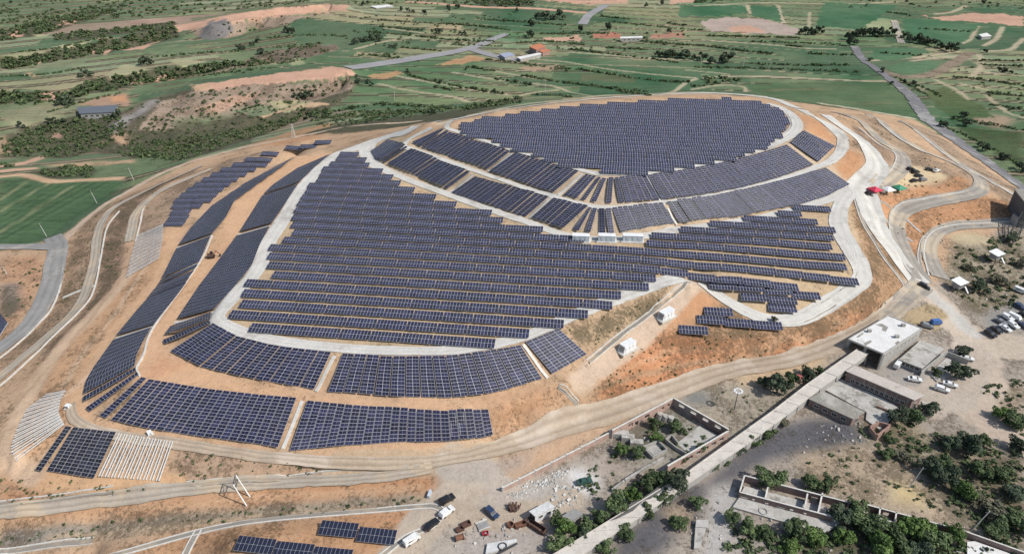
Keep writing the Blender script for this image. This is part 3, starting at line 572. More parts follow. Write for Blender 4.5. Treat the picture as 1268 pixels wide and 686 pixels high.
ribbon('road', [(1165,345),(1156,330),(1150,308),(1158,291),(1180,281),(1220,278),(1300,277)], [8,7,7,7,7,7,7], M_GREY)
ribbon('road', [(1115,150),(1136,163),(1178,196),(1228,226),(1290,262)], [4,5,6,6,6], M_GREY)
ribbon('road', [(1107,26),(1112,42),(1116,54)], 7, M_GREY); ribbon('road', [(1058,58),(1067,73),(1079,82),(1091,90),(1109,104),(1128,120),(1140,136),(1150,150),(1166,162),(1200,187),(1240,215),(1300,255)], [8,8,6,8,9,10,11,12,13,11,11,11], worn('coal_dust_road', (.17, .165, .17), (.115, .112, .118), .9, .1, 1.2, stain=(.27, .26, .25), stain_s=.07, stain_t=.57), jag=2.2)
# haul road along the foot of the hill
ribbon('road', [(88,500),(92,518),(112,531),(150,540),(215,549),(290,560),(350,567.5),(420,573),(500,573.5),(570,566),(640,549),(700,527),(760,510),(830,484),(900,460),(980,445),(1050,419),(1090,397),(1130,364)], [3,3.5,3.5,3.5,3.5,3.5,3.8,4.2,5.5,7.5,9,8.5,8,8,8,8,8,8,8], M_DIRT, jag=.5)
ribbon('road', [(1142,352),(1120,374),(1096,396)], [9,8,7], M_GREY, jag=.8)
ribbon('road', [(-20,636),(60,628),(140,619),(215,608),(330,600),(420,595),(480,590),(535,580)], [4.4,4.4,4.4,4.4,4.2,4,4,4], M_TRACK, jag=.7)
ribbon('road', [(65,294),(72,306),(68,328),(64,350),(50,382),(26,412),(-30,450)], [8,9,9.5,9,8.5,8,8], M_ASPH)
ribbon('road', [(-20,306),(30,306),(70,306)], [6,6,7], M_ASPH)
ribbon('road', [(250,206),(190,233),(148,254),(130,270),(121,292),(117,325),(111,347),(104,368),(88,391),(56,420),(20,451),(-30,490)], [2.5,3.2,3.6,4,4.3,4.6,4.6,4.6,4.6,4.6,4.6,4.6], M_TRACK)
ribbon('road', [(262,210),(210,232),(184,248),(168,266),(163,286),(160,300)], [2.5,3.6,4.2,4.6,4.6,4.6], M_TRACK)
ribbon('road', [(430,84.5),(476,79),(520,72),(560,65.5),(590,58),(612,48.6),(628,42.5)], [20,17,16,14,12,11,7], worn('far_grey_road', (.27, .265, .27), (.21, .205, .205), .9, .05, .5)); ribbon('road', [(585,62),(612,70),(642,75)], 11, MATS['far_grey_road']); ribbon('road', [(721,31),(730,19),(751,7)], 11, MATS['far_grey_road'], jag=.8)
# kerbs and drains: each its own thing
KW = 'low white concrete kerb '
for pts, lab in (([(80.6,318),(76,352),(64.5,382),(47,402),(20,428),(-20,455)], 'along the hill side of the wide dusty road furthest left'), ([(148,262),(133,282),(125,320),(115.6,362),(100,384.5),(62.6,420.5),(32,450),(-20,495)], 'beside the middle of the three curving western roads'),
                 ([(176,268),(170,292),(168,300)], 'bounding the short inner grey road left of the stone racks'), ([(208,231),(182,252),(174,272)], 'following the curve above the inner grey road on the west slope'), ([(1062,158),(1086,178),(1107,190),(1108,203),(1097,218),(1080,233)], 'along the inside of the bend above the tents'),
                 ([(1131,161),(1174,195),(1223,224),(1290,261)], 'running straight down the eastern edge of the site'), ([(1194,238),(1140,247.5),(1108,258),(1102,288),(1117,322),(1128,338)], 'round the inside of the eastern hairpin road'), ([(1150,342),(1144,310),(1152,290),(1176,280),(1220,277),(1268,275)], 'edging the grey track beside the lattice trestle'),
                 ([(263,292),(247,326),(192,403.5),(178,440),(169.5,456),(173.5,466)], 'of white blocks along the upper edge of the outer west array'), ([(1088,152),(1134,184),(1184,204)], 'on the upper side of the grey eastern access road')):
    wall_line('kerb', pts, .6, .4, M_KERB, KW + lab, 'kerb', 'concrete kerbs of the site roads')
DG_ = 'concrete drains of the hill'
for pts, wd, lab in (([(972,139),(979,150),(978,160),(966,170)], 1.2, 'narrow white drain round the eastern end of the topmost array'), ([(1057,236),(1060,250),(1068,275),(1084,302),(1096,322),(1118,350),(1124,366),(1114,380)], 1.4, 'white edged drain down the grassy bank between two white ramps'),
                     ([(890,366),(930,392),(960,401),(996,398),(1034,377)], 1.2, 'drain round the outer bend of the white loop road'), ([(1048,292),(1060,318),(1056,345),(1020,372),(990,388)], 1.2, 'drain inside the bend beside the right hand panel rows'), ([(856,350),(800,392),(760,422),(728,448)], 1.6, 'straight drain down the dirt ramp past the white containers'),
                     ([(692,478),(716,500)], 1.6, 'short stepped drain crossing the bank to the haul road'), ([(1094,268),(1130,300)], .9, 'thin drain crossing the orange bank below the tents'), ([(1080,245),(1108,263),(1140,288)], .8, 'thin line drain from the tents to the lower track'),
                     ([(-15,626),(60,618),(110,611),(140,607)], 2.0, 'long drain beside the south western road'), ([(230,601),(340,593),(400,589),(455,585)], 1.8, 'pale drain along the road near the steel portal mast'), ([(130,690),(240,660),(330,644),(420,636),(500,629),(538,627),(550,636)], 1.6, 'long pale drain curving above the nearest panel tables'),
                     ([(-10,683),(60,675),(115,669)], 1.6, 'drain in the lower left corner of the slope'), ([(246,656),(228,690)], 1.8, 'short drain dropping down the slope at the bottom left'), ([(550,636),(534,652),(505,664),(470,690)], 1.4, 'drain beside the row of parked cars'), ([(1146,345),(1138,320),(1142,298),(1150,290)], 1.2, 'dark slotted drain along the curve near the guard huts')):
    channel('drain', pts, wd, lab, DG_)

# ------------------------------------------------------------------ solar tables and slope strips
def pv_mat(name, lu, lv, half=None, k=1., blue=1.):
    """dark glass modules in pale frames; UV counts modules"""
    m, N, L, B = new_mat(name); uv = N.new('ShaderNodeUVMap').outputs[0]
    sp = N.new('ShaderNodeSeparateXYZ'); L.new(uv, sp.inputs[0]); fs = []
    for k, wd in ((0, lu), (1, lv)):
        f = mathn(N, L, 'FRACT', sp.outputs[k]); d = mathn(N, L, 'ABSOLUTE', mathn(N, L, 'SUBTRACT', f, .5)); fs.append(mathn(N, L, 'GREATER_THAN', d, .5 - wd))
    line = mathn(N, L, 'MAXIMUM', fs[0], fs[1])
    hf = mathn(N, L, 'LESS_THAN', mathn(N, L, 'ABSOLUTE', mathn(N, L, 'SUBTRACT', mathn(N, L, 'FRACT', sp.outputs[half]), .5)), .012); line = mathn(N, L, 'MAXIMUM', line, mathn(N, L, 'MULTIPLY', hf, .45))
    fl = N.new('ShaderNodeVectorMath'); fl.operation = 'FLOOR'; L.new(uv, fl.inputs[0])
    oi = N.new('ShaderNodeObjectInfo'); ad = N.new('ShaderNodeVectorMath'); ad.operation = 'ADD'; L.new(fl.outputs[0], ad.inputs[0]); L.new(oi.outputs['Random'], ad.inputs[1])
    wn = N.new('ShaderNodeTexWhiteNoise'); L.new(ad.outputs[0], wn.inputs['Vector'])
    c = ramp(N, L, wn.outputs[0], [(p_, (c_[0] * k, c_[1] * k, c_[2] * k * blue)) for p_, c_ in ((0, (.0075, .0085, .026)), (.6, (.0125, .0135, .044)), (1, (.023, .025, .068)))])
    g = N.new('ShaderNodeNewGeometry').outputs['Position']; dn = noise_node(N, L, .09, 4, .6, g)
    dust = ramp(N, L, dn.outputs[0], [(.42, (0, 0, 0)), (.8, (.05, .05, .05))])
    cc = mixc(N, L, dust.outputs[0], c.outputs[0], (.28, .25, .21))
    L.new(mixc(N, L, line, cc, (.45, .46, .49)), B.inputs['Base Color'])
    L.new(mathn(N, L, 'MULTIPLY_ADD', line, .05, .58), B.inputs['Roughness']); B.inputs['Specular IOR Level'].default_value = .3
    return m
M_PVT = pv_mat('solar_glass_table', .038, .024, 1); M_PVS = pv_mat('solar_glass_strip', .024, .034, 0); M_PVB = pv_mat('black_solar_glass', .018, .028, 0, .6, .6); M_STEEL = plain('galvanised_steel', (.50, .51, .52), .45, .6)
M_PVN = plain('solar_glass_module', (.017, .02, .042), .55, 0, .25); M_FRAME = plain('module_frame', (.55, .56, .58), .4, .5)
ORD = 'first second third fourth fifth sixth seventh eighth ninth tenth eleventh twelfth thirteenth fourteenth fifteenth sixteenth seventeenth eighteenth nineteenth twentieth'.split()
TENS = {20: 'twenty', 30: 'thirty', 40: 'forty', 50: 'fifty', 60: 'sixty', 70: 'seventy', 80: 'eighty'}
def ordw(n): 
    if n < 20: return ORD[n]
    n += 1; t, u = n // 10 * 10, n % 10
    return (TENS[t][:-1] + 'ieth') if u == 0 else TENS[t] + '-' + ORD[u - 1]
class MB:
    def __init__(s): s.v = []; s.f = []; s.uv = []
    def quad(s, p, uv=None):
        i = len(s.v); s.v += [tuple(q) for q in p]; s.f.append(tuple(range(i, i + len(p)))); s.uv += uv or [(0.5, 0.5)] * len(p)
    def box(s, c, size, ax=None):
        """box about c; ax = three unit vectors"""
        ax = ax or (Vector((1, 0, 0)), Vector((0, 1, 0)), Vector((0, 0, 1))); c = Vector(c); h = [a * (d / 2) for a, d in zip(ax, size)]
        P = lambda i, j, k: c + h[0] * i + h[1] * j + h[2] * k
        for q in (((-1,-1,1),(1,-1,1),(1,1,1),(-1,1,1)), ((-1,1,-1),(1,1,-1),(1,-1,-1),(-1,-1,-1)), ((-1,-1,-1),(1,-1,-1),(1,-1,1),(-1,-1,1)), ((1,1,-1),(-1,1,-1),(-1,1,1),(1,1,1)), ((1,-1,-1),(1,1,-1),(1,1,1),(1,-1,1)), ((-1,1,-1),(-1,-1,-1),(-1,-1,1),(-1,1,1))):
            s.quad([P(*t) for t in q])
    def bar(s, a, b, w, h=None, up=Vector((0, 0, 1))):
        a = Vector(a); b = Vector(b); d = b - a; L = d.length
        if L < 1e-6: return
        d /= L; sd = d.cross(up)
        if sd.length < 1e-3: sd = Vector((1, 0, 0))
        sd.normalize(); u = sd.cross(d); s.box((a + b) / 2, (L, w, h or w), (d, -sd, u))
    def cyl(s, a, b, r0, r1=None, n=8, caps=True):
        a = Vector(a); b = Vector(b); r1 = r0 if r1 is None else r1; d = (b - a).normalized(); x = d.orthogonal().normalized(); y = d.cross(x)
        A = [a + (x * math.cos(2 * math.pi * k / n) + y * math.sin(2 * math.pi * k / n)) * r0 for k in range(n)]
        Bq = [b + (x * math.cos(2 * math.pi * k / n) + y * math.sin(2 * math.pi * k / n)) * r1 for k in range(n)]
        for k in range(n): s.quad([A[k], A[(k + 1) % n], Bq[(k + 1) % n], Bq[k]])
        if caps: s.quad(A[::-1]); s.quad(Bq)
    def prism(s, poly, z0, z1):
        n = len(poly); ar = sum(poly[i][0] * poly[(i + 1) % n][1] - poly[(i + 1) % n][0] * poly[i][1] for i in range(n))
        if ar < 0: poly = poly[::-1]
        zz = lambda z, i: z[i] if isinstance(z, (list, tuple)) else z
        B_ = [(p[0], p[1], zz(z0, i)) for i, p in enumerate(poly)]; T_ = [(p[0], p[1], zz(z1, i)) for i, p in enumerate(poly)]
        for i in range(n): j = (i + 1) % n; s.quad([B_[i], B_[j], T_[j], T_[i]])
        s.quad(T_); s.quad(B_[::-1])
    def mesh(s, name, mat, bevel=0):
        me = bpy.data.meshes.new(name); me.from_pydata(s.v, [], s.f)
        if any(u != (0.5, 0.5) for u in s.uv):
            l = me.uv_layers.new(name='UVMap'); l.data.foreach_set('uv', np.array(s.uv, np.float32).ravel())
        if mat: me.materials.append(mat)
        me.update(); return me
    def build(s, name, mat, parent=None): return link(s.mesh(name, mat), name, parent)
def empty(name, loc, rz=0, parent=None):
    o = bpy.data.objects.new(name, None); o.location = loc; o.rotation_euler = (0, 0, rz); C.objects.link(o)
    if parent: o.parent = parent
    return o
TL, TD, TT = 10.35, 4.2, R(10)            # table length, slope depth, tilt
def slab(mb, a, b, c, d, nu, nv, th=.06):
    """module sheet with thickness; a b = lower edge, d c = upper edge"""
    a, b, c, d = map(Vector, (a, b, c, d)); n = (b - a).cross(d - a).normalized() * th
    mb.quad([a, b, c], [(0, 0), (nu, 0), (nu, nv)]); mb.quad([a, c, d], [(0, 0), (nu, nv), (0, nv)]); q = [a - n, b - n, c - n, d - n]; mb.quad([q[0], q[2], q[1]]); mb.quad([q[0], q[3], q[2]])
    for p, r, s_, t in ((a, b, q[1], q[0]), (b, c, q[2], q[1]), (c, d, q[3], q[2]), (d, a, q[0], q[3])): mb.quad([s_, r, p, t] if False else [t, s_, r, p])
def table_local(x):
    y0, y1 = -TD / 2 * math.cos(TT), TD / 2 * math.cos(TT); z0, z1 = .85, .85 + TD * math.sin(TT)
    return Vector((x, y0, z0)), Vector((x, y1, z1))
mb = MB(); l0, l1 = table_local(-TL / 2); r0, r1 = table_local(TL / 2); slab(mb, l0, r0, r1, l1, 9, 2); ME_ARR = mb.mesh('panel_array', M_PVT)
mb = MB()
for x in (-4.4, -1.5, 1.5, 4.4):
    lo, hi = table_local(x); lo += Vector((0, .4, -.14)); hi += Vector((0, -.4, -.14)); mb.bar(lo, hi, .1)
for t in (.12, .4, .62, .9):
    a, b = table_local(-TL / 2 + .1); c, d = table_local(TL / 2 - .1); mb.bar(a.lerp(b, t) - Vector((0, 0, .08)), c.lerp(d, t) - Vector((0, 0, .08)), .07)
ME_FRM = mb.mesh('support_frame', M_STEEL)
HL = TL * 5 / 9; h0, h1 = table_local(-HL / 2); k0_, k1_ = table_local(HL / 2); mb = MB(); slab(mb, h0, k0_, k1_, h1, 5, 2); ME_ARRH = mb.mesh('panel_array', M_PVT)
mb = MB()
for x in (-2, 2):
    lo, hi = table_local(x); lo += Vector((0, .4, -.14)); hi += Vector((0, -.4, -.14)); mb.bar(lo, hi, .1)
for t in (.2, .8): mb.bar(h0.lerp(h1, t) - Vector((0, 0, .08)), k0_.lerp(k1_, t) - Vector((0, 0, .08)), .07)
ME_FRMH = mb.mesh('support_frame', M_STEEL)
def leg_mesh(x, t):
    mb = MB(); a, b = table_local(x); p = a.lerp(b, t); mb.cyl((p.x, p.y, -.5), (p.x, p.y, p.z - .16), .07, n=6); return mb.mesh('leg', M_STEEL)
ME_LEGS = [leg_mesh(x, t) for x in (-4.4, -1.5, 1.5, 4.4) for t in (.18, .8)]
ROWA = R(-6.2); RU = Vector((math.cos(ROWA), math.sin(ROWA), 0)); RV = Vector((-RU.y, RU.x, 0))
TABLES = []        # (centre, rot, label, group, pixel area)
def tbl(c, label, grp, level=False, half=False):
    e = RU * TL / 2; za = float(Z(c.x - e.x, c.y - e.y)); zb = float(Z(c.x + e.x, c.y + e.y))
    z = max((za + zb) / 2, float(Z(c.x, c.y)) - .1); dep = c.y * CT - (z - CAM_H) * ST
    TABLES.append((Vector((c.x, c.y, z)), 0 if level else max(-.05, min(.05, -math.atan2(zb - za, TL))), label, grp, (.6 if half else 1) / dep, half))
def field(poly, spacing, org, phrase, grp, pitch=TL + .22, centre=False):
    """rows of tables laid across an outline, like the survey shows them"""
    G = gline(poly); b = G[:, 0] * RV.x + G[:, 1] * RV.y; a = G[:, 0] * RU.x + G[:, 1] * RU.y
    o = gpt(*org); ob = o.x * RV.x + o.y * RV.y; k0 = int(math.floor((b.min() - ob) / spacing)) - 1; k1 = int((b.max() - ob) / spacing) + 2; r = 0
    for k in range(k0, k1):
        bb = ob + k * spacing; s_ = np.arange(a.min() - 12, a.max() + 12, .4); x = RU.x * s_ + RV.x * bb; y = RU.y * s_ + RV.y * bb
        qx, qy = project(x, y, Z(x, y) + 1.2); ins = inpoly(qx, qy, poly)
        if not ins.any(): continue
        ii = np.where(ins)[0]; runs = np.split(ii, np.where(np.diff(ii) > 12)[0] + 1); n = 0
        for run in runs:
            a0, a1 = s_[run[0]], s_[run[-1]]; m = int((a1 - a0 + 2.2) / pitch); rem = a1 - a0 + .8 - m * pitch; hf = rem > HL
            if centre: a0 += (rem - (HL if hf else 0)) / 2
            for i in range(m):
                c = RU * (a0 + pitch * (i + .5)) + RV * bb
                tbl(c, f'solar table {ordw(n)} from left in {ordw(r)} row up of the {phrase}', grp); n += 1
            if hf:
                c = RU * (a0 + pitch * m + HL / 2) + RV * bb; tbl(c, f'short solar table {ordw(n)} from left in {ordw(r)} row up of the {phrase}', grp, half=True); n += 1
        if n: r += 1
MIDP = [(309,413),(309,402),(284,398),(284,384),(296,381),(300,355),(307,344),(338,341),(331,330),(331,307),(342,301),(355,294),(365,285),(359,276),(364,258),(372,245),(377,238),(382,226),(393,222),(400,206),(412,201),(418,193),(424,186),(446,186),(449,194),(458,204),(476,214),(492,221),(503,230),(541,241),(565,250),(598,259),(621,268),(656,280),(692,290),(730,297),(800,301),(802,292),(865,279),(901,272),(958,266),(973,259),(1000,252),(1032,255),(1031,264),(1004,266),(1024,273),(1030,284),(1033,296),(1040,302),(1046,314),(1052,326),(1058,339),(1058,354),(1040,358),(1000,358),(930,353.5),(874,348),(840,341),(804,346),(798,357),(775,364),(756,376),(733,388),(700,400),(670,414),(628,426),(588,435)]
field(MIDP, 6.75, (450, 418), 'wide middle field', 'tables in rows on the middle terrace')
INNER = []
for (px, py), n in (((894, 358), 4), ((934, 371), 2), ((968, 384.5), 1)):
    a = gpt(px, py)
    for k in range(n): v = a + RU * (TL + .22) * k; INNER.append((v.x, v.y))
for i, (px, py) in enumerate(INNER): tbl(Vector((px, py, 0)), f'table {("first","second","third","fourth","left","right","single lowest")[i]} {"from left in the last full row" if i < 4 else ("of the pair" if i < 6 else "one")} inside the bend of the loop road', 'tables inside the bend of the loop road', True)
TOPP = [(563,160),(564,155),(579,150),(590,146),(619,143),(647,139),(674,136),(698,132),(740,129),(778,126),(812,124),(863,121.5),(905,122.5),(943,127),(958,131),(968,137),(974,143),(978,151),(977,161),(968,170),(958,177),(941,186),(931,192),(912,197),(884,202),(850,207),(820,213),(772,218.5),(741,216),(739,210),(707,208.5),(682,201),(664,194),(642,187),(614,179),(604,173),(574,167)]
field(TOPP, 5.35, (760, 215), 'topmost oval field', 'tables in rows on the top terrace', centre=True)
WESTP = [(203,283),(203,276),(211,266),(214,250),(228,237),(248,223),(270,211),(298,199),(326,189),(347,190),(334,201),(318,212),(305,220),(292,228),(283,233),(271,240),(259,249),(247,258),(237,270),(229,283)]
field(WESTP, 6.6, (220, 279), 'west slope field', 'tables in stepped rows on the west slope')
for i, (px, py) in enumerate([(365,186),(382,181.5),(400,176.5)]): tbl(gpt(px, py + 2), f'solar table {("nearest","in the middle","farthest away")[i]} of the stepped three above the west slope field', 'three stepped tables north west')
for i, (px, py) in enumerate([(889,388),(880,398),(915,401),(950,404),(858,410)]): tbl(gpt(px, py + 2), ('single table highest of the small panel group below the loop road','left table of the three in the middle row below the loop road','centre table of the three in the middle row below the loop road','right table of the three in the middle row below the loop road','single table lowest of the small panel group below the loop road')[i], 'small table group on the orange bank', True)
NEAR = len(TABLES)
for i, (px, py) in enumerate([(420,655),(467,663.2),(317,674.5),(364.5,681.3),(412,688)]): tbl(gpt(px, py + 3), ('left table of the upper nearest pair at the bottom edge','right table of the upper nearest pair beside the parked cars','left table of the lowest row at the bottom edge','middle table of the lowest row at the bottom edge','right table of the lowest row at the bottom edge')[i], 'nearest tables at the foot of the hill')
def place_table(i, t):
    c, ry, lab, grp, _, half = t
    root = empty('solar_table', c); root.rotation_euler = (0, ry, ROWA); tag(root, lab, 'solar table', grp)
    if i >= NEAR:
        for u in range(9):
            for v in range(2):
                a, b = table_local(-TL / 2 + TL * u / 9 + .05); c_, d_ = table_local(-TL / 2 + TL * (u + 1) / 9 - .05); q0, q1 = (v / 2 + .01, v / 2 + .49)
                mb = MB(); slab(mb, a.lerp(b, q0), c_.lerp(d_, q0), c_.lerp(d_, q1), a.lerp(b, q1), 1, 1, .04); mm = mb.build('solar_module', M_PVN, root)
        mb = MB(); l0_, l1_ = table_local(-TL / 2); r0_, r1_ = table_local(TL / 2); dz = Vector((0, 0, -.035)); slab(mb, l0_ + dz, r0_ + dz, r1_ + dz, l1_ + dz, 1, 1, .03); mb.build('module_frame', M_FRAME, root)
        for m_ in ME_LEGS: link(m_, 'leg', root)
    else: link(ME_ARRH if half else ME_ARR, 'panel_array', root)
    link(ME_FRMH if half else ME_FRM, 'support_frame', root)
order = sorted(range(len(TABLES)), key=lambda i: -TABLES[i][4]); N_T = 300
for i in order[:N_T]: place_table(i, TABLES[i])
mb = MB()
for i in order[N_T:]:
    c, ry, *_, half = TABLES[i]; cr, sr = math.cos(ROWA), math.sin(ROWA); sl_ = -math.tan(ry)
    f = lambda p: Vector((c.x + p.x * cr - p.y * sr, c.y + p.x * sr + p.y * cr, c.z + p.z + sl_ * p.x))
    slab(mb, *((f(h0), f(k0_), f(k1_), f(h1), 5, 2) if half else (f(l0), f(r0), f(r1), f(l1), 9, 2)))
    for x in ((-2, 2) if half else (-4.4, 0, 4.4)):
        p, q = table_local(x); mb.bar(f(Vector((p.x, p.y + .8, -.4))), f(Vector((p.x, p.y + .8, p.z + .05))), .12); mb.bar(f(Vector((q.x, q.y - .8, -.4))), f(Vector((q.x, q.y - .8, q.z - .25))), .12)
if mb.f: o = mb.build('distant_solar_tables', M_PVT); o['kind'] = 'stuff'; tag(o, 'dense rows of dark solar tables covering the far top of the hill', 'solar tables')
# strips running down the slopes
STRIPS = []
def along(P, n, t0=0., t1=1.):
    L = np.concatenate([[0], np.cumsum(np.linalg.norm(np.diff(P, axis=0), axis=1))]); s_ = np.linspace(t0, t1, n) * L[-1]
    return np.stack([np.interp(s_, L, P[:, k]) for k in range(3)], -1), L[-1]
def block(top, bot, phrase, n=None, pitch=2.55, ncol=1, gap=None, lift=.85, grp='solar strips down the slopes'):
    Tp, Bt = gline(top), gline(bot); _, la = along(Tp, 2); _, lb = along(Bt, 2)
    n = n or max(1, round((la + lb) / 2 / pitch)); g = (.09 if gap is None else gap * .7) / n if n > 1 else 0
    g = min(g, .3 / n); off = np.array((0, 0, lift))
    for k in range(n):
        a, b = (k / n + g / 2, (k + 1) / n - g / 2)
        (t, _), (q, _) = along(Tp, 2, a, b), along(Bt, 2, a, b)
        q_ = np.concatenate([t, q]) + off; ppx, ppy = project(q_[:, 0], q_[:, 1], q_[:, 2])
        ex = 0.
        for e0, e1 in ((q_[0], q_[2]), (q_[1], q_[3])):
            f_ = np.linspace(.04, .96, 9)[:, None]; l_ = e0 + (e1 - e0) * f_; ex = max(ex, float((Z(l_[:, 0], l_[:, 1]) + .45 - l_[:, 2]).max()))
        t = t + (0, 0, ex); q = q + (0, 0, ex)
        ar = abs((ppx[1] - ppx[2]) * (ppy[0] - ppy[3]) - (ppx[0] - ppx[3]) * (ppy[1] - ppy[2])) / 2
        STRIPS.append((Vector(t[0] + off), Vector(t[1] + off), Vector(q[0] + off), Vector(q[1] + off), ncol, f'solar strip {ordw(k)} from the left in the {phrase}' if n > 1 else 'solar strip ' + phrase, grp, ar))
block([(547,161.5),(549.5,163.5)], [(510,178),(521,183.5)], 'little wedge at the upper slope tip', 2)
block([(552,164),(632,189.5)], [(522,184),(603,211.5)], 'upper summit band, first block')
block([(638,191),(717,214.5)], [(605.5,214),(686,240.5)], 'upper summit band, second block')
block([(725,217.5),(738,220.5)], [(697,243.5),(714,247.5)], 'upper summit band, block before the fan', 3)
for i, q in enumerate((((740.5,221),(744,222),(719.5,248.7),(724.5,250)), ((746,222),(750.6,223.3),(731.7,251),(738,252.2)), ((753.5,221.6),(759.5,221.6),(750.6,253.4),(757,253.4)), ((761,222),(765.5,221.3),(766,253),(773.5,252.5)))): block([q[0], q[1]], [q[2], q[3]], f'standing apart {ordw(i)} from the left in the upper summit fan', 1)
block([(766.5,221),(799.5,218.3)], [(775,252.5),(817,249)], 'upper summit band, block right of the fan')
block([(801.6,219),(845,212),(889,204),(935,193),(974,181)], [(819,249),(870,242.5),(918.5,234),(965,221),(1007,206)], 'upper summit band, long right block')
block([(978,178),(995,164)], [(1013,202),(1034,183.5)], 'upper summit band, last block at the right end')
block([(480,174.5),(492,177),(505,184.5)], [(459.5,188.5),(464.5,198),(475.5,203.5)], 'lower summit band, curved left end')
block([(509,186.5),(582,215)], [(479.5,205),(554,235.5)], 'lower summit band, first block')
block([(588,220.5),(680,245.5)], [(559,240),(651,270.5)], 'lower summit band, second block')
block([(685,247),(728.5,258)], [(657.5,271.5),(698,285.5)], 'lower summit band, third block')
for i, q in enumerate((((729,258.6),(732.6,259.2),(709,286),(716.5,287.7)), ((734,259.4),(739.4,260),(724.5,288.5),(731,289.8)), ((741.2,260.2),(748,260.2),(741.7,290.2),(749.6,290.2)), ((749.6,260.2),(756.2,259.7),(753.4,290.3),(760.5,290)))): block([q[0], q[1]], [q[2], q[3]], f'standing apart {ordw(i)} from the left in the lower summit fan', 1)
block([(757.5,259.7),(820,253.5)], [(768.6,290),(835.5,279)], 'lower summit band, block right of the fan')
block([(824.5,252.6),(870,246.5),(921,236.5),(975,223),(1022,209.5)], [(840.5,278.2),(880,274),(913.6,270),(955,262),(993,254),(1025,244),(1052,230)], 'lower summit band, long right block')
block([(409,192.5),(383,215),(371.5,227)], [(369,209.5),(338,230.5),(327,241.5)], 'inner west slope, farthest block')
block([(369.5,229.5),(352,256),(337,278)], [(325,244),(310,268),(297,288.5)], 'inner west slope, middle block')
block([(334,282.5),(322,305),(312,331),(290,358),(266,384)], [(293,294),(270,325.5),(248,354.5),(219.5,397)], 'inner west slope, nearest long block')
block([(262,388.5),(261,397)], [(212,405.5),(203.5,417)], 'short bundle at the inner west corner', 3, gap=.25)
block([(259,399.5),(262,401.5)], [(202.5,423),(204.5,428)], 'standing apart just below the short bundle at the inner west corner', 1)
block([(264,402),(290,417.5),(340,430),(411,438.5)], [(211.5,436.5),(245,455),(300,468),(350,477.5),(390,484)], 'upper front slope, left block', pitch=4.75, ncol=2, gap=.10)
block([(424,440),(480,443.5),(550,443),(600,437),(645,429.5)], [(406,487),(490,493),(558,494.5),(612,488.5),(672,471)], 'upper front slope, right block', pitch=4.75, ncol=2, gap=.14)
block([(650.5,425.5),(691.5,409)], [(684,465),(727,441)], 'upper front slope, detached last block', pitch=4.75, ncol=2, gap=.05)
block([(364,196.5),(340,215),(311,236),(291,250),(280,271),(263,291)], [(345,206.5),(307,226.5),(262,257),(237,283.5),(221,305)], 'outer west slope, farthest block')
block([(261,294),(247.5,326)], [(219,309.5),(201,346)], 'outer west slope, second block')
block([(246,329.5),(243.5,334.5)], [(200,349.5),(197.5,354)], 'outer west slope, narrow block between two stairs')
block([(242,337.5),(218,370),(191.5,403)], [(196,357),(170,386),(144.5,417)], 'outer west slope, third block')
block([(188,407),(178.5,423.5),(169.5,442),(167.5,455)], [(141,422.5),(118,455),(107,473.5),(103.5,490)], 'outer west slope, curved corner block')
for i, q in enumerate((((168,457),(169.5,460.5),(104,493),(103.5,499.5)), ((170.5,462.5),(172.5,466),(107,507),(112,511.5)), ((176,469),(182.5,470.5),(124,516.5),(132,519.5)))): block([q[0], q[1]], [q[2], q[3]], f'standing apart {ordw(i)} from the top in the south west corner fan', 1)
block([(185,471.5),(215,476.5),(258,483.5),(320,490.5),(368,494.5)], [(138,521.5),(179,531.5),(230,539.5),(320,551.5),(345,556)], 'lower front slope, left block', gap=.12)
block([(381,498),(436,503.5),(479,506.5),(551,511),(605,509)], [(359,560),(425.6,553.5),(515,549.5),(583,547),(611,540.5)], 'lower front slope, right block', pitch=2.6, gap=.10)
block([(82.5,529.5),(90,530.7)], [(44.5,583.7),(52,585.3)], 'standing apart at the left of the black south west array', 1, grp='black strips of the south west corner')
block([(91.5,531),(145,537)], [(58.8,584.7),(117.5,594)], 'black south west array', 7, gap=.12, grp='black strips of the south west corner')
block([(-14,372),(11,402)], [(-20,400),(1,418)], 'cut by the left picture edge below the dusty road', 1, grp='panel array at the left edge')
def strip_sheet(mb, s_):
    t0, t1, b0, b1, nc = s_[:5]; nv = max(2, round((t0 - b0).length / 1.14)); slab(mb, b0, b1, t1, t0, nc, nv)
order = sorted(range(len(STRIPS)), key=lambda i: -STRIPS[i][7])
for i in order[:300]:
    s_ = STRIPS[i]; t0, t1, b0, b1 = s_[:4]; c = (b0 + b1) / 2 - Vector((0, 0, .85)); root = empty('solar_strip', c); tag(root, s_[5], 'solar strip', s_[6])
    q = [p - c for p in s_[:4]]; mb = MB(); strip_sheet(mb, (*q, s_[4])); mb.build('panel_array', M_PVB if 'black' in s_[6] else M_PVS, root)
    mb = MB(); dn = Vector((0, 0, -.12))
    for u in (.2, .8):
        a, b = q[2].lerp(q[3], u) + dn, q[0].lerp(q[1], u) + dn; mb.bar(a, b, .1)
        for v in (.05, .35, .65, .95): p = a.lerp(b, v); mb.bar(p, p + Vector((0, 0, -1.1)), .09)
    mb.build('mounting_rails', M_STEEL, root)
mb = MB()
for i in order[300:]: strip_sheet(mb, STRIPS[i])
if mb.f: o = mb.build('distant_solar_strips', M_PVS); o['kind'] = 'stuff'; tag(o, 'thin dark solar strips packed side by side on the far slopes', 'solar strips')
print('TABLES', len(TABLES), 'STRIPS', len(STRIPS))
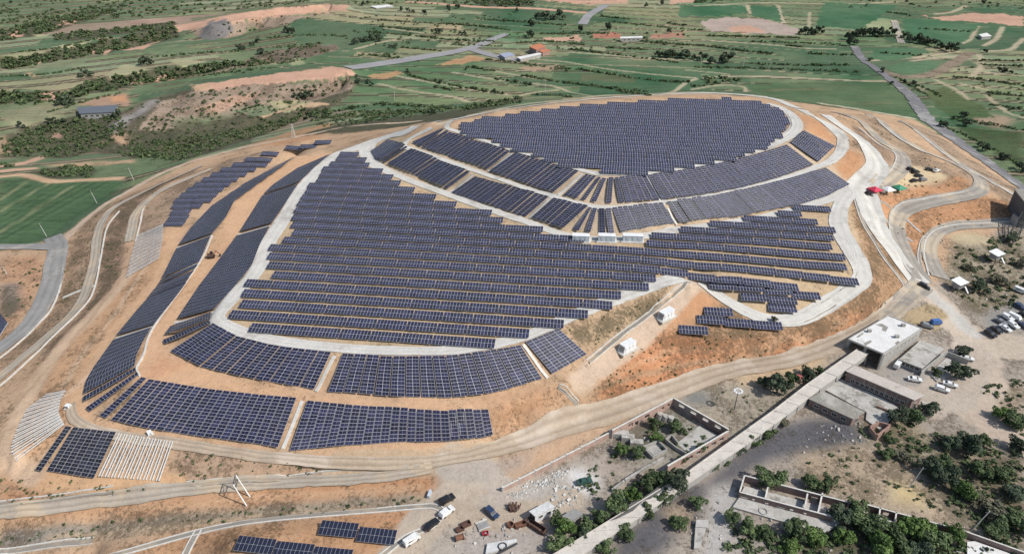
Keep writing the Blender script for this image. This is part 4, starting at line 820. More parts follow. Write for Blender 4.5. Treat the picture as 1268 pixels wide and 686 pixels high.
# stairs of pale concrete between the blocks
def ramp_slab(name, a, b, wd, mat, label, cat, grp=None, lift=.28):
    V = smooth(gline([a, b]), 2.0); return wall_line(name, V, wd, lift, mat, label, cat, grp, world=True)
for a, b, lab in (((414,441),(391,485),'pale concrete stair parting the upper front slope array in two'), ((374,497),(350,556),'pale concrete stair parting the lower front slope array in two'), ((334,280),(294,291),'pale stair between the middle and nearest inner west blocks'), ((264,387),(216,399.5),'pale stair above the short bundle at the inner west corner'),
                  ((262,292.5),(219,307.5),'pale stair between the far and second outer west blocks'), ((246.5,328),(200,348),'pale stair above the narrow outer west block'), ((189,405),(143,419.5),'pale stair above the curved outer west corner block'), ((634,190.5),(604,213),'pale stair between first and second upper summit blocks'), ((721,216),(691,242),'pale stair before the upper summit fan'),
                  ((586,217),(556.5,238),'pale stair between first and second lower summit blocks'), ((682.5,246),(654.5,271),'pale stair between second and third lower summit blocks'), ((648,427),(678,468),'pale stair beside the detached last upper front block'), ((800.5,218.5),(818,249.5),'pale stair beside the long upper summit block'), ((822.5,253),(838,278.5),'pale stair beside the long lower summit block'), ((119,353),(78,369),'thin pale drain stair crossing the western roads')):
    ramp_slab('concrete_stair', a, b, 1.1, M_KERB, lab, 'stair', 'pale stairs between the slope arrays', .3)
# unfinished racks: pairs of rails on short posts
M_WHITE = plain('white_rail', (.60, .60, .585), .5)
def rack(top, bot, n, phrase, mat, grp, gapf=.45, lift=.9, name='panel_rack'):
    Tp, Bt = gline(top), gline(bot)
    for k in range(n):
        m = (k + .5) / n; w_ = gapf / n / 2; root = None
        (t, _), (q, _) = along(Tp, 2, m - w_, m + w_), along(Bt, 2, m - w_, m + w_); c = Vector((t[0] + q[0]) / 2); root = empty(name, c); tag(root, f'bare rack {ordw(k)} from the left in the {phrase}', 'rack', grp)
        up = Vector((0, 0, lift)); A = [Vector(t[0]) - c, Vector(t[1]) - c]; Bq = [Vector(q[0]) - c, Vector(q[1]) - c]
        for a, b in zip(A, Bq):
            mb = MB(); mb.bar(a + up, b + up, .24, .2); mb.build('rail', mat, root)
        for v in (.03, .3, .55, .8, .97):
            mb = MB(); p, r_ = A[0].lerp(Bq[0], v), A[1].lerp(Bq[1], v); mb.bar(p + up - Vector((0, 0, .18)), r_ + up - Vector((0, 0, .18)), .12)
            for e in (p, r_): mb.bar(e + Vector((0, 0, -.4)), e + up - Vector((0, 0, .2)), .12)
            mb.build('post_frame', M_STEEL, root)
rack([(83,485),(76,497),(73.5,513),(81,528)], [(60,489),(34,509),(22,534),(15.5,553),(15,563),(22,575)], 13, 'white fan at the south west corner', M_WHITE, 'bare white racks in the corner fan', .42)
rack([(147,538),(217,549)], [(121,592),(200,598)], 10, 'white block beside the black array', M_WHITE, 'bare white racks beside the black array', .42)
rack([(203,279),(202,300),(197,323)], [(171,293),(163,318),(157,346)], 11, 'grey block on the west slope', plain('grey_rail', (.42, .43, .44), .6), 'bare grey racks on the west slope', .45)

# ------------------------------------------------------------------ buildings
M_ROOFW = worn('white_roof', (.64, .63, .62), (.50, .49, .47), .9, .2, 1.6, stain=(.27, .26, .24), stain_s=.16, stain_t=.63)
M_ROOFP = worn('pinkish_roof', (.47, .42, .38), (.36, .32, .29), .9, .25, 1.5, stain=(.31, .28, .25), stain_s=.2, stain_t=.6)
M_ROOFG = worn('mossy_roof', (.27, .255, .225), (.185, .18, .155), .95, .35, 1.8, stain=(.36, .34, .31), stain_s=.25, stain_t=.58)
M_GALL = worn('gallery_roof', (.53, .49, .44), (.40, .365, .325), .9, .3, 1.8, stain=(.30, .275, .25), stain_s=.22, stain_t=.64)
M_PLAST = worn('grey_plaster', (.36, .35, .33), (.25, .24, .225), .9, .4, 2)
M_SLAB = worn('old_floor', (.43, .415, .39), (.29, .275, .25), .95, .3, 1.6, stain=(.22, .205, .18), stain_s=.22, stain_t=.57)
M_GLASSD = plain('dark_opening', (.025, .026, .03), .35); M_WFRAME = plain('window_frame', (.50, .48, .45), .7)
def brick_mat(name, c1, c2):
    m, N, L, B = new_mat(name); g = N.new('ShaderNodeNewGeometry').outputs['Position']; a = noise_node(N, L, .5, 6, .7, g); b = noise_node(N, L, 5, 2, .6, g)
    sp = N.new('ShaderNodeSeparateXYZ'); L.new(g, sp.inputs[0]); cm = N.new('ShaderNodeCombineXYZ'); L.new(mathn(N, L, 'ADD', sp.outputs[0], sp.outputs[1]), cm.inputs[0]); L.new(sp.outputs[2], cm.inputs[1])
    bk = N.new('ShaderNodeTexBrick'); bk.inputs['Scale'].default_value = 1; bk.inputs['Brick Width'].default_value = .5; bk.inputs['Row Height'].default_value = .16; bk.inputs['Mortar Size'].default_value = .02
    L.new(cm.outputs[0], bk.inputs[0]); bk.inputs['Color1'].default_value = (*c1, 1); bk.inputs['Color2'].default_value = (*c2, 1); bk.inputs['Mortar'].default_value = (.36, .33, .3, 1)
    r = ramp(N, L, a.outputs[0], [(.3, (.65, .62, .6)), (.6, (1, 1, 1)), (.75, (1.2, 1.18, 1.15))])
    L.new(mixc(N, L, 1, bk.outputs[0], r.outputs[0], 'MULTIPLY'), B.inputs['Base Color']); B.inputs['Roughness'].default_value = .95; return m
M_BRICK = brick_mat('red_brick', (.36, .20, .155), (.29, .155, .12)); M_BRICKD = brick_mat('dark_brick', (.22, .125, .105), (.165, .095, .085)); M_BRICKP = brick_mat('faded_brick', (.47, .31, .25), (.40, .25, .20))
def sheet_mat(name, col):
    m, N, L, B = new_mat(name); uvw = N.new('ShaderNodeTexCoord').outputs['Object']; w_ = N.new('ShaderNodeTexWave'); w_.inputs['Scale'].default_value = 1.2; L.new(uvw, w_.inputs[0]); n = noise_node(N, L, .8, 5, .7, uvw)
    c = ramp(N, L, n.outputs[0], [(.3, tuple(x * .7 for x in col)), (.6, col)]); L.new(c.outputs[0], B.inputs['Base Color']); B.inputs['Roughness'].default_value = .6
    bp = N.new('ShaderNodeBump'); bp.inputs['Distance'].default_value = .08; L.new(w_.outputs[1], bp.inputs['Height']); L.new(bp.outputs[0], B.inputs['Normal']); return m
M_SHEETW = sheet_mat('white_sheet', (.66, .66, .65)); M_SHEETG = sheet_mat('grey_sheet', (.33, .32, .31)); M_CONTW = plain('white_container_paint', (.68, .69, .70), .5); M_CONTB = plain('bluish_container_side', (.46, .52, .58), .5)
M_RUST = worn('rust', (.20, .095, .06), (.11, .055, .04), .9, .9, 4); M_RUSTD = worn('dark_rust', (.12, .07, .055), (.06, .04, .035), .9, .9, 4); M_DKSTEEL = plain('dark_steel', (.07, .072, .078), .6, .3)
def xy(p): return Vector((p.x, p.y))
def quad_at(pts, z): return [fpt(x, y, z) for x, y in pts]
def add_windows(parent, A, Bp, cen, zsill, wh, ww, n, t0=.08, t1=.92, frame=True, name='window', pane=None):
    """framed openings along the wall A-B, facing away from cen; pane as sub-part"""
    A, Bp, cen = xy(A), xy(Bp), xy(cen); d = (Bp - A); L = d.length; d /= L; nn = Vector((d.y, -d.x))
    if nn.dot((A + Bp) / 2 - cen) < 0: nn = -nn
    ax = (Vector((d.x, d.y, 0)), Vector((nn.x, nn.y, 0)), Vector((0, 0, 1)))
    for i in range(n):
        t = t0 + (t1 - t0) * (i + .5) / n; c = A + d * L * t; o = Vector((c.x, c.y, zsill + wh / 2))
        mb = MB()
        for k, (du, dv, su, sv) in enumerate(((0, wh / 2, ww + .24, .12), (0, -wh / 2, ww + .3, .14), (ww / 2, 0, .12, wh - .14), (-ww / 2, 0, .12, wh - .14), (0, 0, .07, wh - .14))):
            mb.box(o + ax[0] * du + ax[2] * dv + ax[1] * .04, (su, .12, sv), ax)
        f = mb.build(name, M_WFRAME, parent); mb = MB(); mb.box(o + ax[1] * .015, (ww - .12, .05, wh - .14), ax); mb.build('pane', pane or M_GLASSD, f)
def wall_holes(mb, p0, p1, z0, z1, th, holes=()):
    """wall with real openings: holes = (t0, t1, sill, head)"""
    p0, p1 = xy(p0), xy(p1); d = p1 - p0; L = d.length; d /= L; ax = (Vector((d.x, d.y, 0)), Vector((-d.y, d.x, 0)), Vector((0, 0, 1)))
    def piece(a, b, za, zb):
        if b - a < 1e-3 or zb - za < 1e-3: return
        c = p0 + d * L * (a + b) / 2; mb.box((c.x, c.y, (za + zb) / 2), ((b - a) * L, th, zb - za), ax)
    t = 0
    for a, b, s_, h in sorted(holes): piece(t, a, z0, z1); piece(a, b, z0, z0 + s_); piece(a, b, z0 + h, z1); t = b
    piece(t, 1, z0, z1)
def even(n, w_, s_, h, t0=.05, t1=.95): return [(t0 + (t1 - t0) * (i + .5) / n - w_ / 2, t0 + (t1 - t0) * (i + .5) / n + w_ / 2, s_, h) for i in range(n)]
def cap(mb, p0, p1, z, th):
    p0, p1 = xy(p0), xy(p1); mb.bar((p0.x, p0.y, z + .06), (p1.x, p1.y, z + .06), th + .12, .12)
def poly_sheet(name, pts, z, mat, parent, th=.05):
    mb = MB(); q = [fpt(x, y, z) for x, y in pts]; z = max(z, max(float(Z(p.x, p.y)) for p in q) + .1) if z < 4 else z; mb.prism(q, z - .6 if z < 4 else z, z + th); return mb.build(name, mat, parent)
# hall on pillars with the white roof
zr = 9.3; a, b, c, d = quad_at([(1050.5, 420), (1100, 391), (1142, 407), (1094, 438)], zr); cen = (a + b + c + d) / 4; gz = float(Z(cen.x, cen.y)); gz = 2.3
H = tag(empty('plant_hall', (0, 0, 0)), 'white flat roofed industrial hall on pillars at the top end of the conveyor gallery', 'hall')
ins = lambda p, k=.965: cen + (p - cen) * k
mb = MB(); mb.prism([a, b, c, d], zr - .45, zr); mb.build('roof', M_ROOFW, H)
mb = MB(); cap_pts = [a, b, c, d]
for p, q in zip(cap_pts, cap_pts[1:] + cap_pts[:1]): mb.bar((p.x, p.y, zr + .12), (q.x, q.y, zr + .12), .3, .22)
mb.build('parapet', M_PLAST, H)
A_, B_, C_, D_ = map(ins, (a, b, c, d)); mb = MB()
wall_holes(mb, A_, B_, gz - 3, zr - .45, .35); wall_holes(mb, B_, C_, gz - 3, zr - .45, .35)
wall_holes(mb, D_, C_, gz - 3, zr - .45, .35, even(9, .055, 6.6, 7.9) ); wall_holes(mb, A_.lerp(B_, .55), D_.lerp(C_, .55), gz - 1, zr - .46, .3); mb.build('wall', M_PLAST, H)
for t in (0, .5, 1):
    p = A_.lerp(D_, t); mb = MB(); mb.box((p.x, p.y, (gz + zr - .45) / 2 - 1), (.8, .8, zr - gz + 1.5)); mb.build('pillar', M_PLAST, H)
add_windows(H, D_, C_, cen, gz + 1.9, 1.3, .9, 9, frame=True)
mb = MB(); m_ = D_.lerp(C_, .03); mb.bar((D_.x, D_.y, gz + 4.2), (C_.x, C_.y, gz + 4.2), .6, .3); mb.build('ledge', M_PLAST, H)
for pts in ([(1083,402),(1092,400.5),(1100,405),(1097,411),(1092,409),(1093,405)], [(1069,425),(1078,421),(1080,423),(1072,428)], [(1060,417),(1068,412),(1070,413),(1063,418)], [(1108,425),(1112,422),(1115,424),(1111,427)]): poly_sheet('roof_patch', pts, zr + .01, M_ROOFG, H, .03)
for px, py in ((1118, 404), (1110, 418), (1076, 411)):
    v = fpt(px, py, zr); mb = MB(); mb.box((v.x, v.y, zr + .5), (1.3, 1.0, 1.0)); mb.box((v.x, v.y, zr + 1.05), (1.5, 1.2, .1)); mb.build('roof_vent', M_PLAST, H)
# long conveyor gallery
EL = [(1061.5, 432.5), (1000, 475.5), (958, 508), (905, 546), (850, 585.5), (760, 641), (676, 692)]; ER = [(1076, 437.5), (1016, 481), (975, 513), (925, 550), (882, 578), (792, 640), (722, 686)]
ZG = [7.2, 5.6, 5.2, 5, 5, 4.8, 4.6]; Lp = [fpt(x, y, z) for (x, y), z in zip(EL, ZG)]; Rp = [fpt(x, y, z) for (x, y), z in zip(ER, ZG)]
G_ = tag(empty('conveyor_gallery', (0, 0, 0)), 'long pale flat topped concrete conveyor gallery running diagonally through the yard', 'gallery')
for i in range(len(Lp) - 1):
    for j in range(3):
        f0, f1 = j / 3 + .004, (j + 1) / 3 - .004; q = [Lp[i].lerp(Lp[i + 1], f0), Lp[i].lerp(Lp[i + 1], f1), Rp[i].lerp(Rp[i + 1], f1), Rp[i].lerp(Rp[i + 1], f0)]; mb = MB()
        zt = [p.z for p in q]; ar = sum(q[k].x * q[(k + 1) % 4].y - q[(k + 1) % 4].x * q[k].y for k in range(4))
        if ar < 0: q = q[::-1]; zt = zt[::-1]
        mb.prism(q, [z - .35 for z in zt], zt); s_ = mb.build('roof_slab', M_GALL, G_)
        ce = sum(q, Vector()) / 4; qq = [ce + (p - ce) * .94 for p in q]; mb = MB(); low = 2.6 if (i == 0 and j < 2) else 9
        mb.prism(qq, [max(p.z - low, float(Z(p.x, p.y)) - .5) for p in qq], [p.z - .36 for p in qq]); mb.build('gallery_wall', M_PLAST, G_)
mb = MB()
for p, q in ((Lp[0], Rp[0]), (Lp[0].lerp(Lp[1], .3), Rp[0].lerp(Rp[1], .3)), (Lp[0].lerp(Lp[1], .6), Rp[0].lerp(Rp[1], .6))):
    for t in (.1, .9): v = p.lerp(q, t); mb.bar((v.x, v.y, 1), (v.x, v.y, v.z - 2.5), .5)
mb.build('trestle_legs', M_PLAST, G_)
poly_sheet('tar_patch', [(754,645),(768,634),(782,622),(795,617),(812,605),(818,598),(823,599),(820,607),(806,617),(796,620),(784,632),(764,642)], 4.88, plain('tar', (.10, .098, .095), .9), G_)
for k in range(len(Lp)-1):
    mb = MB(); mb.bar(Lp[k] + Vector((0, 0, .1)), Lp[k + 1] + Vector((0, 0, .1)), .3, .2); mb.build('roof_kerb', M_GALL, G_)
# brick halls beside the gallery
def gable_block(name, label, roof_px, zr, zb, roofm, wallm, front=None, nwin=0, ends=(), over=.3, wargs=(1.4, 1.1)):
    q = quad_at(roof_px, zr); cen = sum(q, Vector()) / 4; root = tag(empty(name, (cen.x, cen.y, zb)), label, 'building'); off = Vector((cen.x, cen.y, zb))
    mb = MB(); mb.prism([p - off for p in q], zr - zb - .3, zr - zb); mb.build('roof', roofm, root)
    w = [cen + (p - cen) * (1 - over / 6) - off for p in q]; mb = MB(); mb.prism(w, -.8, zr - zb - .31); mb.build('wall', wallm, root)
    W0 = [p + off for p in w]
    for (i, j, n, sill, wh, ww, nm) in (front or []): 
        A, Bp = w[i], w[j]; add_windows(root, A, Bp, Vector((0, 0, 0)), sill, wh, ww, n, name=nm)
    return root
gable_block('brick_hall', 'long dark brick hall with a pale flat roof beside the gallery', [(1047,459),(1058,452),(1145,489),(1132.6,495.4)], 6.8, 2.0, M_ROOFP, M_BRICKD, [(0, 3, 11, 1.1, 1.5, 1.2, 'window'), (3, 2, 1, 0, 2.2, 1.4, 'door')])
gable_block('brick_hall', 'low brick building with a mossy grey roof below the courtyard', [(1001,493.5),(1020,484),(1071,510),(1057,519)], 5.3, 2.0, M_ROOFG, M_BRICKD, [(0, 3, 4, 1.0, 1.2, 1.6, 'window'), (3, 2, 1, 0, 2.1, 1.3, 'door')])
S_ = tag(empty('courtyard', (0, 0, 0)), 'pale concrete courtyard slab between the two brick halls', 'courtyard')
mb = MB(); mb.prism([fpt(x, y, 2.4) for x, y in [(1022,483),(1036,470),(1042,470),(1106,500),(1112,506),(1092,534),(1072,520),(1073,511)]], 1.2, 2.6); mb.build('floor_slab', M_SLAB, S_)
mb = MB(); wall_holes(mb, fpt(1085,501,3.6), fpt(1111,511,3.6), 1.8, 3.4, .35); mb.build('low_wall', M_BRICK, S_)
B4 = tag(empty('brick_outhouse', (0, 0, 0)), 'small roofless brick shed in shade between courtyard and bushes', 'shed'); q = quad_at([(1078,527),(1089,521.5),(1103,525),(1087,538)], 4.6); mb = MB()
wall_holes(mb, q[0], q[1], 1.5, 4.4, .4); wall_holes(mb, q[1], q[2], 1.5, 4.4, .4); wall_holes(mb, q[2], q[3], 1.5, 4.5, .4, [(.4, .6, .2, 2.3)]); wall_holes(mb, q[3], q[0], 1.5, 4.2, .4); mb.build('wall', M_BRICK, B4)
# annex with stained roof and walled garden behind the hall
gable_block('annex_building', 'low stained concrete annex right of the white roofed hall', [(1140,421),(1169,431.5),(1142,456),(1113,445)], 4.9, 2.1, M_SLAB, M_PLAST, [(2, 3, 4, .9, 1.3, 1.3, 'window')])
GW = tag(empty('garden_wall', (0, 0, 0)), 'grey walls round the unpaved yard right of the annex', 'wall'); mb = MB()
P_ = [fpt(x, y, 4) for x, y in [(1141,460),(1169,437),(1174,436),(1200,446)]]
for p, q in zip(P_, P_[1:]): wall_holes(mb, p, q, 1.4, 4.2, .35)
mb.build('wall', M_PLAST, GW)
poly_sheet('pale_floor', [(1150,462),(1172,443),(1185,449),(1178,464),(1160,472)], 2.35, M_SLAB, GW)
# roofless brick ruin with the long boundary wall
Rz, Rt = 1.6, 5.6; RU_ = tag(empty('brick_ruin', (0, 0, 0)), 'roofless brick ruin with white window frames against the haul road', 'ruin')
p1, p2, p3, p4 = [fpt(x, y, Rt) for x, y in [(758,532.5),(834,492.7),(902.5,531.6),(827,575)]]
mb = MB(); wall_holes(mb, p1, p2, Rz, Rt, .4, [(.1, .15, .3, 2.6), (.26, .33, 1.4, 2.8), (.36, .42, .2, 2.4), (.52, .6, 1.4, 2.9), (.8, .84, 1.5, 2.8), (.9, .94, 1.5, 2.8)]); mb.build('wall', M_BRICKP, RU_)
mb = MB(); wall_holes(mb, p2, p3, Rz, Rt, .4, even(4, .11, 2.2, 3.5, .06, .94)); mb.build('wall', M_BRICKD, RU_)
mb = MB(); wall_holes(mb, p3, p4, Rz, Rt - .6, .4, even(5, .08, .8, 2.2, .05, .7)); mb.build('wall', M_BRICKP, RU_)
for p, q, n in ((p2, p3, 4),):
    for t in [(.06 + .88 * (i + .5) / n) for i in range(n)]:
        c = p.lerp(q, t); dv = (q - p).normalized(); mb = MB(); h = (q - p).length * .055; s0 = Vector((c.x, c.y, 0)) - dv * h; s1 = Vector((c.x, c.y, 0)) + dv * h
        for z in (Rz + 2.25, Rz + 3.45): mb.bar((s0.x, s0.y, z), (s1.x, s1.y, z), .5, .12)
        for s in (s0, s1): mb.bar((s.x, s.y, Rz + 2.3), (s.x, s.y, Rz + 3.4), .5, .12)
        mb.build('window_frame', M_WFRAME, RU_)
mb = MB()
for p, q, z in ((p1, p2, Rt), (p2, p3, Rt), (p3, p4, Rt - .6)): cap(mb, p, q, z, .4)
mb.build('coping', M_KERB, RU_)
poly_sheet('floor_slab', [(838,549),(866,527),(893,541),(857,565)], 1.95, M_SLAB, RU_); poly_sheet('floor_slab', [(800,556),(812,548),(824,556),(812,566)], 1.95, M_PLAST, RU_)
mb = MB()
for pts in ([(796,553),(815,545),(826,556),(808,565),(796,553)], [(824,543),(832,538),(840,548)], [(824,543),(838,554),(852,562)]):
    for p, q in zip(pts, pts[1:]): wall_holes(mb, fpt(*p, 3.2), fpt(*q, 3.2), 1.7, 3.3, .3)
mb.build('inner_wall', M_PLAST, RU_)
for (x, y, h, w_, label) in ((766,541,2.2,2.6,'t'), (777,545,2,2.4,'t'), (788,551,1.8,2.2,'t')):
    c = fpt(x, y, 1.8); mb = MB(); mb.box((c.x, c.y, 1.8 + h / 2), (6 if x == 766 else 4, 2, h), (RU, RV, Vector((0, 0, 1)))); mb.build('roof_fragment', M_SLAB, RU_)
for x, y in ((817,517),(823,519),(830,521)):
    c = fpt(x, y, 1.85); mb = MB(); mb.cyl((c.x, c.y, 1.9), (c.x + .3, c.y + .2, 3.3), 1.3, 1.2, 12); tag(mb.build('concrete_tank', M_SLAB, None), {817: 'leftmost of the three pale round tanks standing inside the brick ruin', 823: 'middle one of the three pale round tanks standing inside the brick ruin', 830: 'rightmost of the three pale round tanks standing inside the brick ruin'}[x], 'tank', 'pale tanks in the ruin')
BW = tag(empty('boundary_wall', (0, 0, 0)), 'long pink brick boundary wall with pale posts running down to the yard', 'wall'); w0, w1 = fpt(622, 604, 4), fpt(757, 533.5, 4.4)
mb = MB(); wall_holes(mb, w0, w1, 1.0, 4.1, .35); mb.build('wall', M_BRICKP, BW); mb = MB(); cap(mb, w0, w1, 4.1, .35); mb.build('coping', M_KERB, BW)
for i in range(8): c = w0.lerp(w1, (i + .02) / 7.1); mb = MB(); mb.box((c.x, c.y, 2.7), (.5, .6, 3.5), (RU, RV, Vector((0, 0, 1)))); mb.build('post', M_KERB, BW)
LW = tag(empty('low_wall', (0, 0, 0)), 'broken low concrete wall between the white rubble and the trees', 'wall'); mb = MB()
for p, q in (((758,605),(773,594)), ((774,593),(800,577)), ((800,577),(822,566))): wall_holes(mb, fpt(*p, 3.4), fpt(*q, 3.4), 1.4, 3.3, .6)
mb.build('wall', M_SLAB, LW)
# two roofless ruins at the bottom
RB = tag(empty('roofless_ruin', (0, 0, 0)), 'roofless row of brick rooms with a pale front floor at the bottom edge', 'ruin'); T0 = 4.6
k = lambda x, y, z=T0: fpt(x, y, z)
mb = MB(); wall_holes(mb, k(922,588.6), k(1060,624), 1.2, T0, .35, [(.18, .25, .8, 2.2), (.62, .68, .6, 2.2)]); wall_holes(mb, k(916,609), k(1031,639.5), 1.2, T0, .35, [(.02, .1, .9, 2), (.15, .18, 0, 2.3), (.27, .33, .9, 2.2), (.42, .51, .9, 2), (.56, .60, 0, 2.3), (.71, .74, .8, 2.3), (.88, .9, 0, 2.3)])
for p, q in (((922,588.6),(916,609)), ((951,603),(947.5,617)), ((1000,611),(996,630)), ((1018.5,610.5),(1013,634)), ((1052,622),(1047,634))): wall_holes(mb, k(*p), k(*q), 1.2, T0, .35, [(.4, .6, .8, 2.0)] if p[0] in (1000,) else [])
mb.build('wall', M_BRICKD, RB); mb = MB()
for p, q in (((922,588.6),(1060,624)), ((916,609),(1031,639.5)), ((922,588.6),(916,609)), ((951,603),(947.5,617)), ((1000,611),(996,630)), ((1018.5,610.5),(1013,634))): cap(mb, k(*p), k(*q), T0, .3)
mb.build('coping', M_KERB, RB)
poly_sheet('floor_slab', [(922,602),(1052,636),(1045,648),(1020,661),(907,628),(914,618)], 2.35, M_SLAB, RB, .25)
mb = MB(); c = fpt(945, 633, 2.6)
for i in range(12):
    t0, t1 = 2 * math.pi * i / 12, 2 * math.pi * (i + 1) / 12; mb.bar((c.x + 1.1 * math.cos(t0), c.y + 1.1 * math.sin(t0), 2.72), (c.x + 1.1 * math.cos(t1), c.y + 1.1 * math.sin(t1), 2.72), .28, .22)
mb.build('well_ring', M_PLAST, RB)
RC = tag(empty('roofless_ruin', (0, 0, 0)), 'overgrown roofless brick rooms at the lower right with thin walls left', 'ruin'); T1 = 4.2; k = lambda x, y, z=T1: fpt(x, y, z); mb = MB(); mc = MB()
for p, q, hl in (((1071,624),(1195,657.5), [(.2, .26, .8, 2.2)]), ((1073,637),(1190,670), []), ((1071,624),(1069,640), []), ((1090,628.5),(1088,644), []), ((1110,634),(1106,662), []), ((1131,641),(1128,654), []), ((1195,657.5),(1290,691), [])):
    wall_holes(mb, k(*p), k(*q), 1.2, T1, .3, hl); cap(mc, k(*p), k(*q), T1, .26)
mb.build('wall', M_BRICKD, RC); mc.build('coping', M_KERB, RC); poly_sheet('floor_slab', [(1072,640),(1195,672),(1190,685),(1075,650)], 2.1, M_SLAB, RC, .2); poly_sheet('pale_floor', [(1197,672),(1206,671),(1280,697),(1260,720),(1197,700)], 2.1, M_ROOFW, RC, .5)
CB = tag(empty('concrete_slab', (0, 0, 0)), 'broken pale concrete slab lying upright edge by the coal dark path', 'slab'); poly_sheet('slab', [(861,649),(876,650),(874,655),(866,680),(859,680)], 2.3, M_SLAB, CB, .6); poly_sheet('slab', [(862,644),(877,645),(877,654),(861,653)], 2.9, M_SLAB, CB, .4)
# sheds in the yard
gable_block('white_shed', 'white sheet roofed shed with dark end in the scrap yard', [(655,632.5),(678.5,620),(687,627),(662.5,639)], 5.4, 2.6, M_SHEETW, M_CONTW, [(0, 3, 1, .3, 2.2, 2.2, 'door'), (3, 2, 2, 1, 1, 1.2, 'window')])
gable_block('grey_shed', 'grey sheet roofed shed next to the green trees in the scrap yard', [(692,641),(711.5,629),(722,636),(701,648.5)], 4.8, 2.4, M_SHEETG, M_PLAST, [(0, 3, 1, .3, 1.9, 1.6, 'door')])
gable_block('red_hut', 'tiny red roofed hut tucked between the two dark trees beside the gallery', [(982,466),(987,462.5),(998,464),(992,469.5)], 4.6, 2.3, plain('red_sheet', (.42, .12, .12), .7), M_BRICK, [(0, 3, 1, .2, 1.7, .9, 'door')])
gable_block('solar_roof_house', 'distant long low house with a dark blue grey roof above the gully', [(95,133),(146,130),(141,139),(98,141)], -6.2, -10, plain('bluegrey_roof', (.11, .12, .14), .5), M_PLAST, [(3, 2, 5, .8, 1.6, 2, 'window')])
q = [gpt(x, y) for x, y in ((655, 60), (672, 56), (681, 62), (662, 67))]
fh = gable_block('farmhouse', 'distant farmhouse with orange red roofs in the green fields', [(655,58),(668,54),(676,58),(664,62)], -4.5, -10, plain('orange_tiles', (.46, .17, .09), .8), M_BRICKD, [(0, 3, 3, 1, 2, 2, 'window')])
gable_block('farmhouse', 'smaller orange roofed wing beside the distant farmhouse', [(666,63),(673,60),(682,62.5),(672,65.5)], -6.5, -10, MATS['orange_tiles'], M_BRICK, [(0, 3, 2, .8, 1.2, 1.4, 'window')])
gable_block('farm_shed', 'long white farm shed in front of the orange roofed farmhouse', [(640,71),(668,65.5),(671,67),(644,73.5)], -7.5, -10, M_ROOFW, M_PLAST, [(0, 3, 4, .8, 1, 1.4, 'window')])
gable_block('farm_shed', 'low white shed row along the red earth bank far away', [(768,46),(795,45),(796,47),(768,48)], -7, -10, M_ROOFW, M_PLAST, [(3, 2, 4, .8, 1.2, 2, 'window')])
gable_block('farm_shed', 'blue grey shed at the far left end of the grey valley road', [(618,67),(630,65),(638,68),(625,71.5)], -7, -10, plain('blue_sheet', (.30, .33, .42), .6), M_PLAST, [(0, 3, 2, .8, 1.2, 1.6, 'window')])
gable_block('farm_shed', 'far white roofed sheds beside the pale road along the top', [(458,8),(480,6),(488,8),(466,10.5)], -5, -10, M_ROOFW, M_PLAST, [(0, 3, 3, .8, 1.2, 2, 'window')])
gable_block('tiny_shed', 'small white shed standing alone in the far right green field', [(1212,43),(1222,41),(1228,45),(1216,46)], -7.5, -10, M_ROOFW, M_PLAST, [(0, 3, 2, .8, 1, 1.4, 'window')])
# inverter cabins
def cabin(px, py, dpx, dpy, label, grp, L=6.2, side=M_CONTW, ramped=True, lift=0):
    a = gpt(px, py); b = gpt(dpx, dpy); rz = math.atan2(b.y - a.y, b.x - a.x); root = tag(empty('inverter_cabin', (a.x, a.y, a.z + lift), rz), label, 'cabin', grp)
    mb = MB(); mb.box((0, 0, .1), (L + 1.4, 4.2, .7)); mb.build('base_slab', M_KERB, root)
    mb = MB(); w_ = 1.3; h = 2.9; t = .7 if ramped else .02
    B0 = [(-L / 2, -w_ - .1), (L / 2, -w_ - .1), (L / 2, w_ + .1), (-L / 2, w_ + .1)]; T0_ = [(-L / 2 + t, -w_), (L / 2 - .05, -w_), (L / 2 - .05, w_), (-L / 2 + t, w_)]
    for i in range(4): j = (i + 1) % 4; mb.quad([(*B0[i], .45), (*B0[j], .45), (*T0_[j], h), (*T0_[i], h)])
    mb.quad([(*p, h) for p in T0_]); mb.build('cabin_body', side, root)
    mb = MB(); mb.box((t / 2, 0, h + .08), (L - t + .2, 2 * w_ + .25, .14)); mb.build('roof', M_CONTW, root)
    mb = MB(); n = Vector((-(h - .45), 0, t)).normalized(); u = Vector((0, 1, 0)); v = Vector((t, 0, h - .45)).normalized(); c = Vector((-L / 2 + t / 2, 0, (h + .45) / 2)) + n * .03; mb.box(c, (2.1, 1.7, .05), (u, v, n)); mb.build('louvre_panel', M_SHEETG, root)
    for x in (-L * .25, L * .05, L * .33): mb = MB(); mb.box((x, -w_ - .1, 1.5), (1.1, .16, 1.7)); mb.build('door', side, root)
    return root
cabin(776, 433, 790, 424, 'white inverter cabin with sloped grey end, lower on the dirt ramp', 'white cabins on the dirt ramp'); cabin(824, 393, 838, 384, 'white inverter cabin with sloped grey end, upper on the dirt ramp', 'white cabins on the dirt ramp')
for px, lab in ((719, 'left white cabin of three at the foot of the summit bands'), (751, 'middle white cabin of three at the foot of the summit bands'), (783, 'right white cabin of three at the foot of the summit bands')): cabin(px, 298.5, px + 20, 299.5, lab, 'white cabins below the summit fan', 7 if px < 780 else 8.2, M_CONTB, False)
for args in ((186, 538, 196, 533, 'small white box by the track above the black south west array', 'small white boxes', 2.2, M_CONTW, False), (85, 505, 90, 500, 'small white box beside the fan of bare racks', 'small white boxes', 2.4, M_CONTW, False)): cabin(*args).scale = (.55, .5, .45)
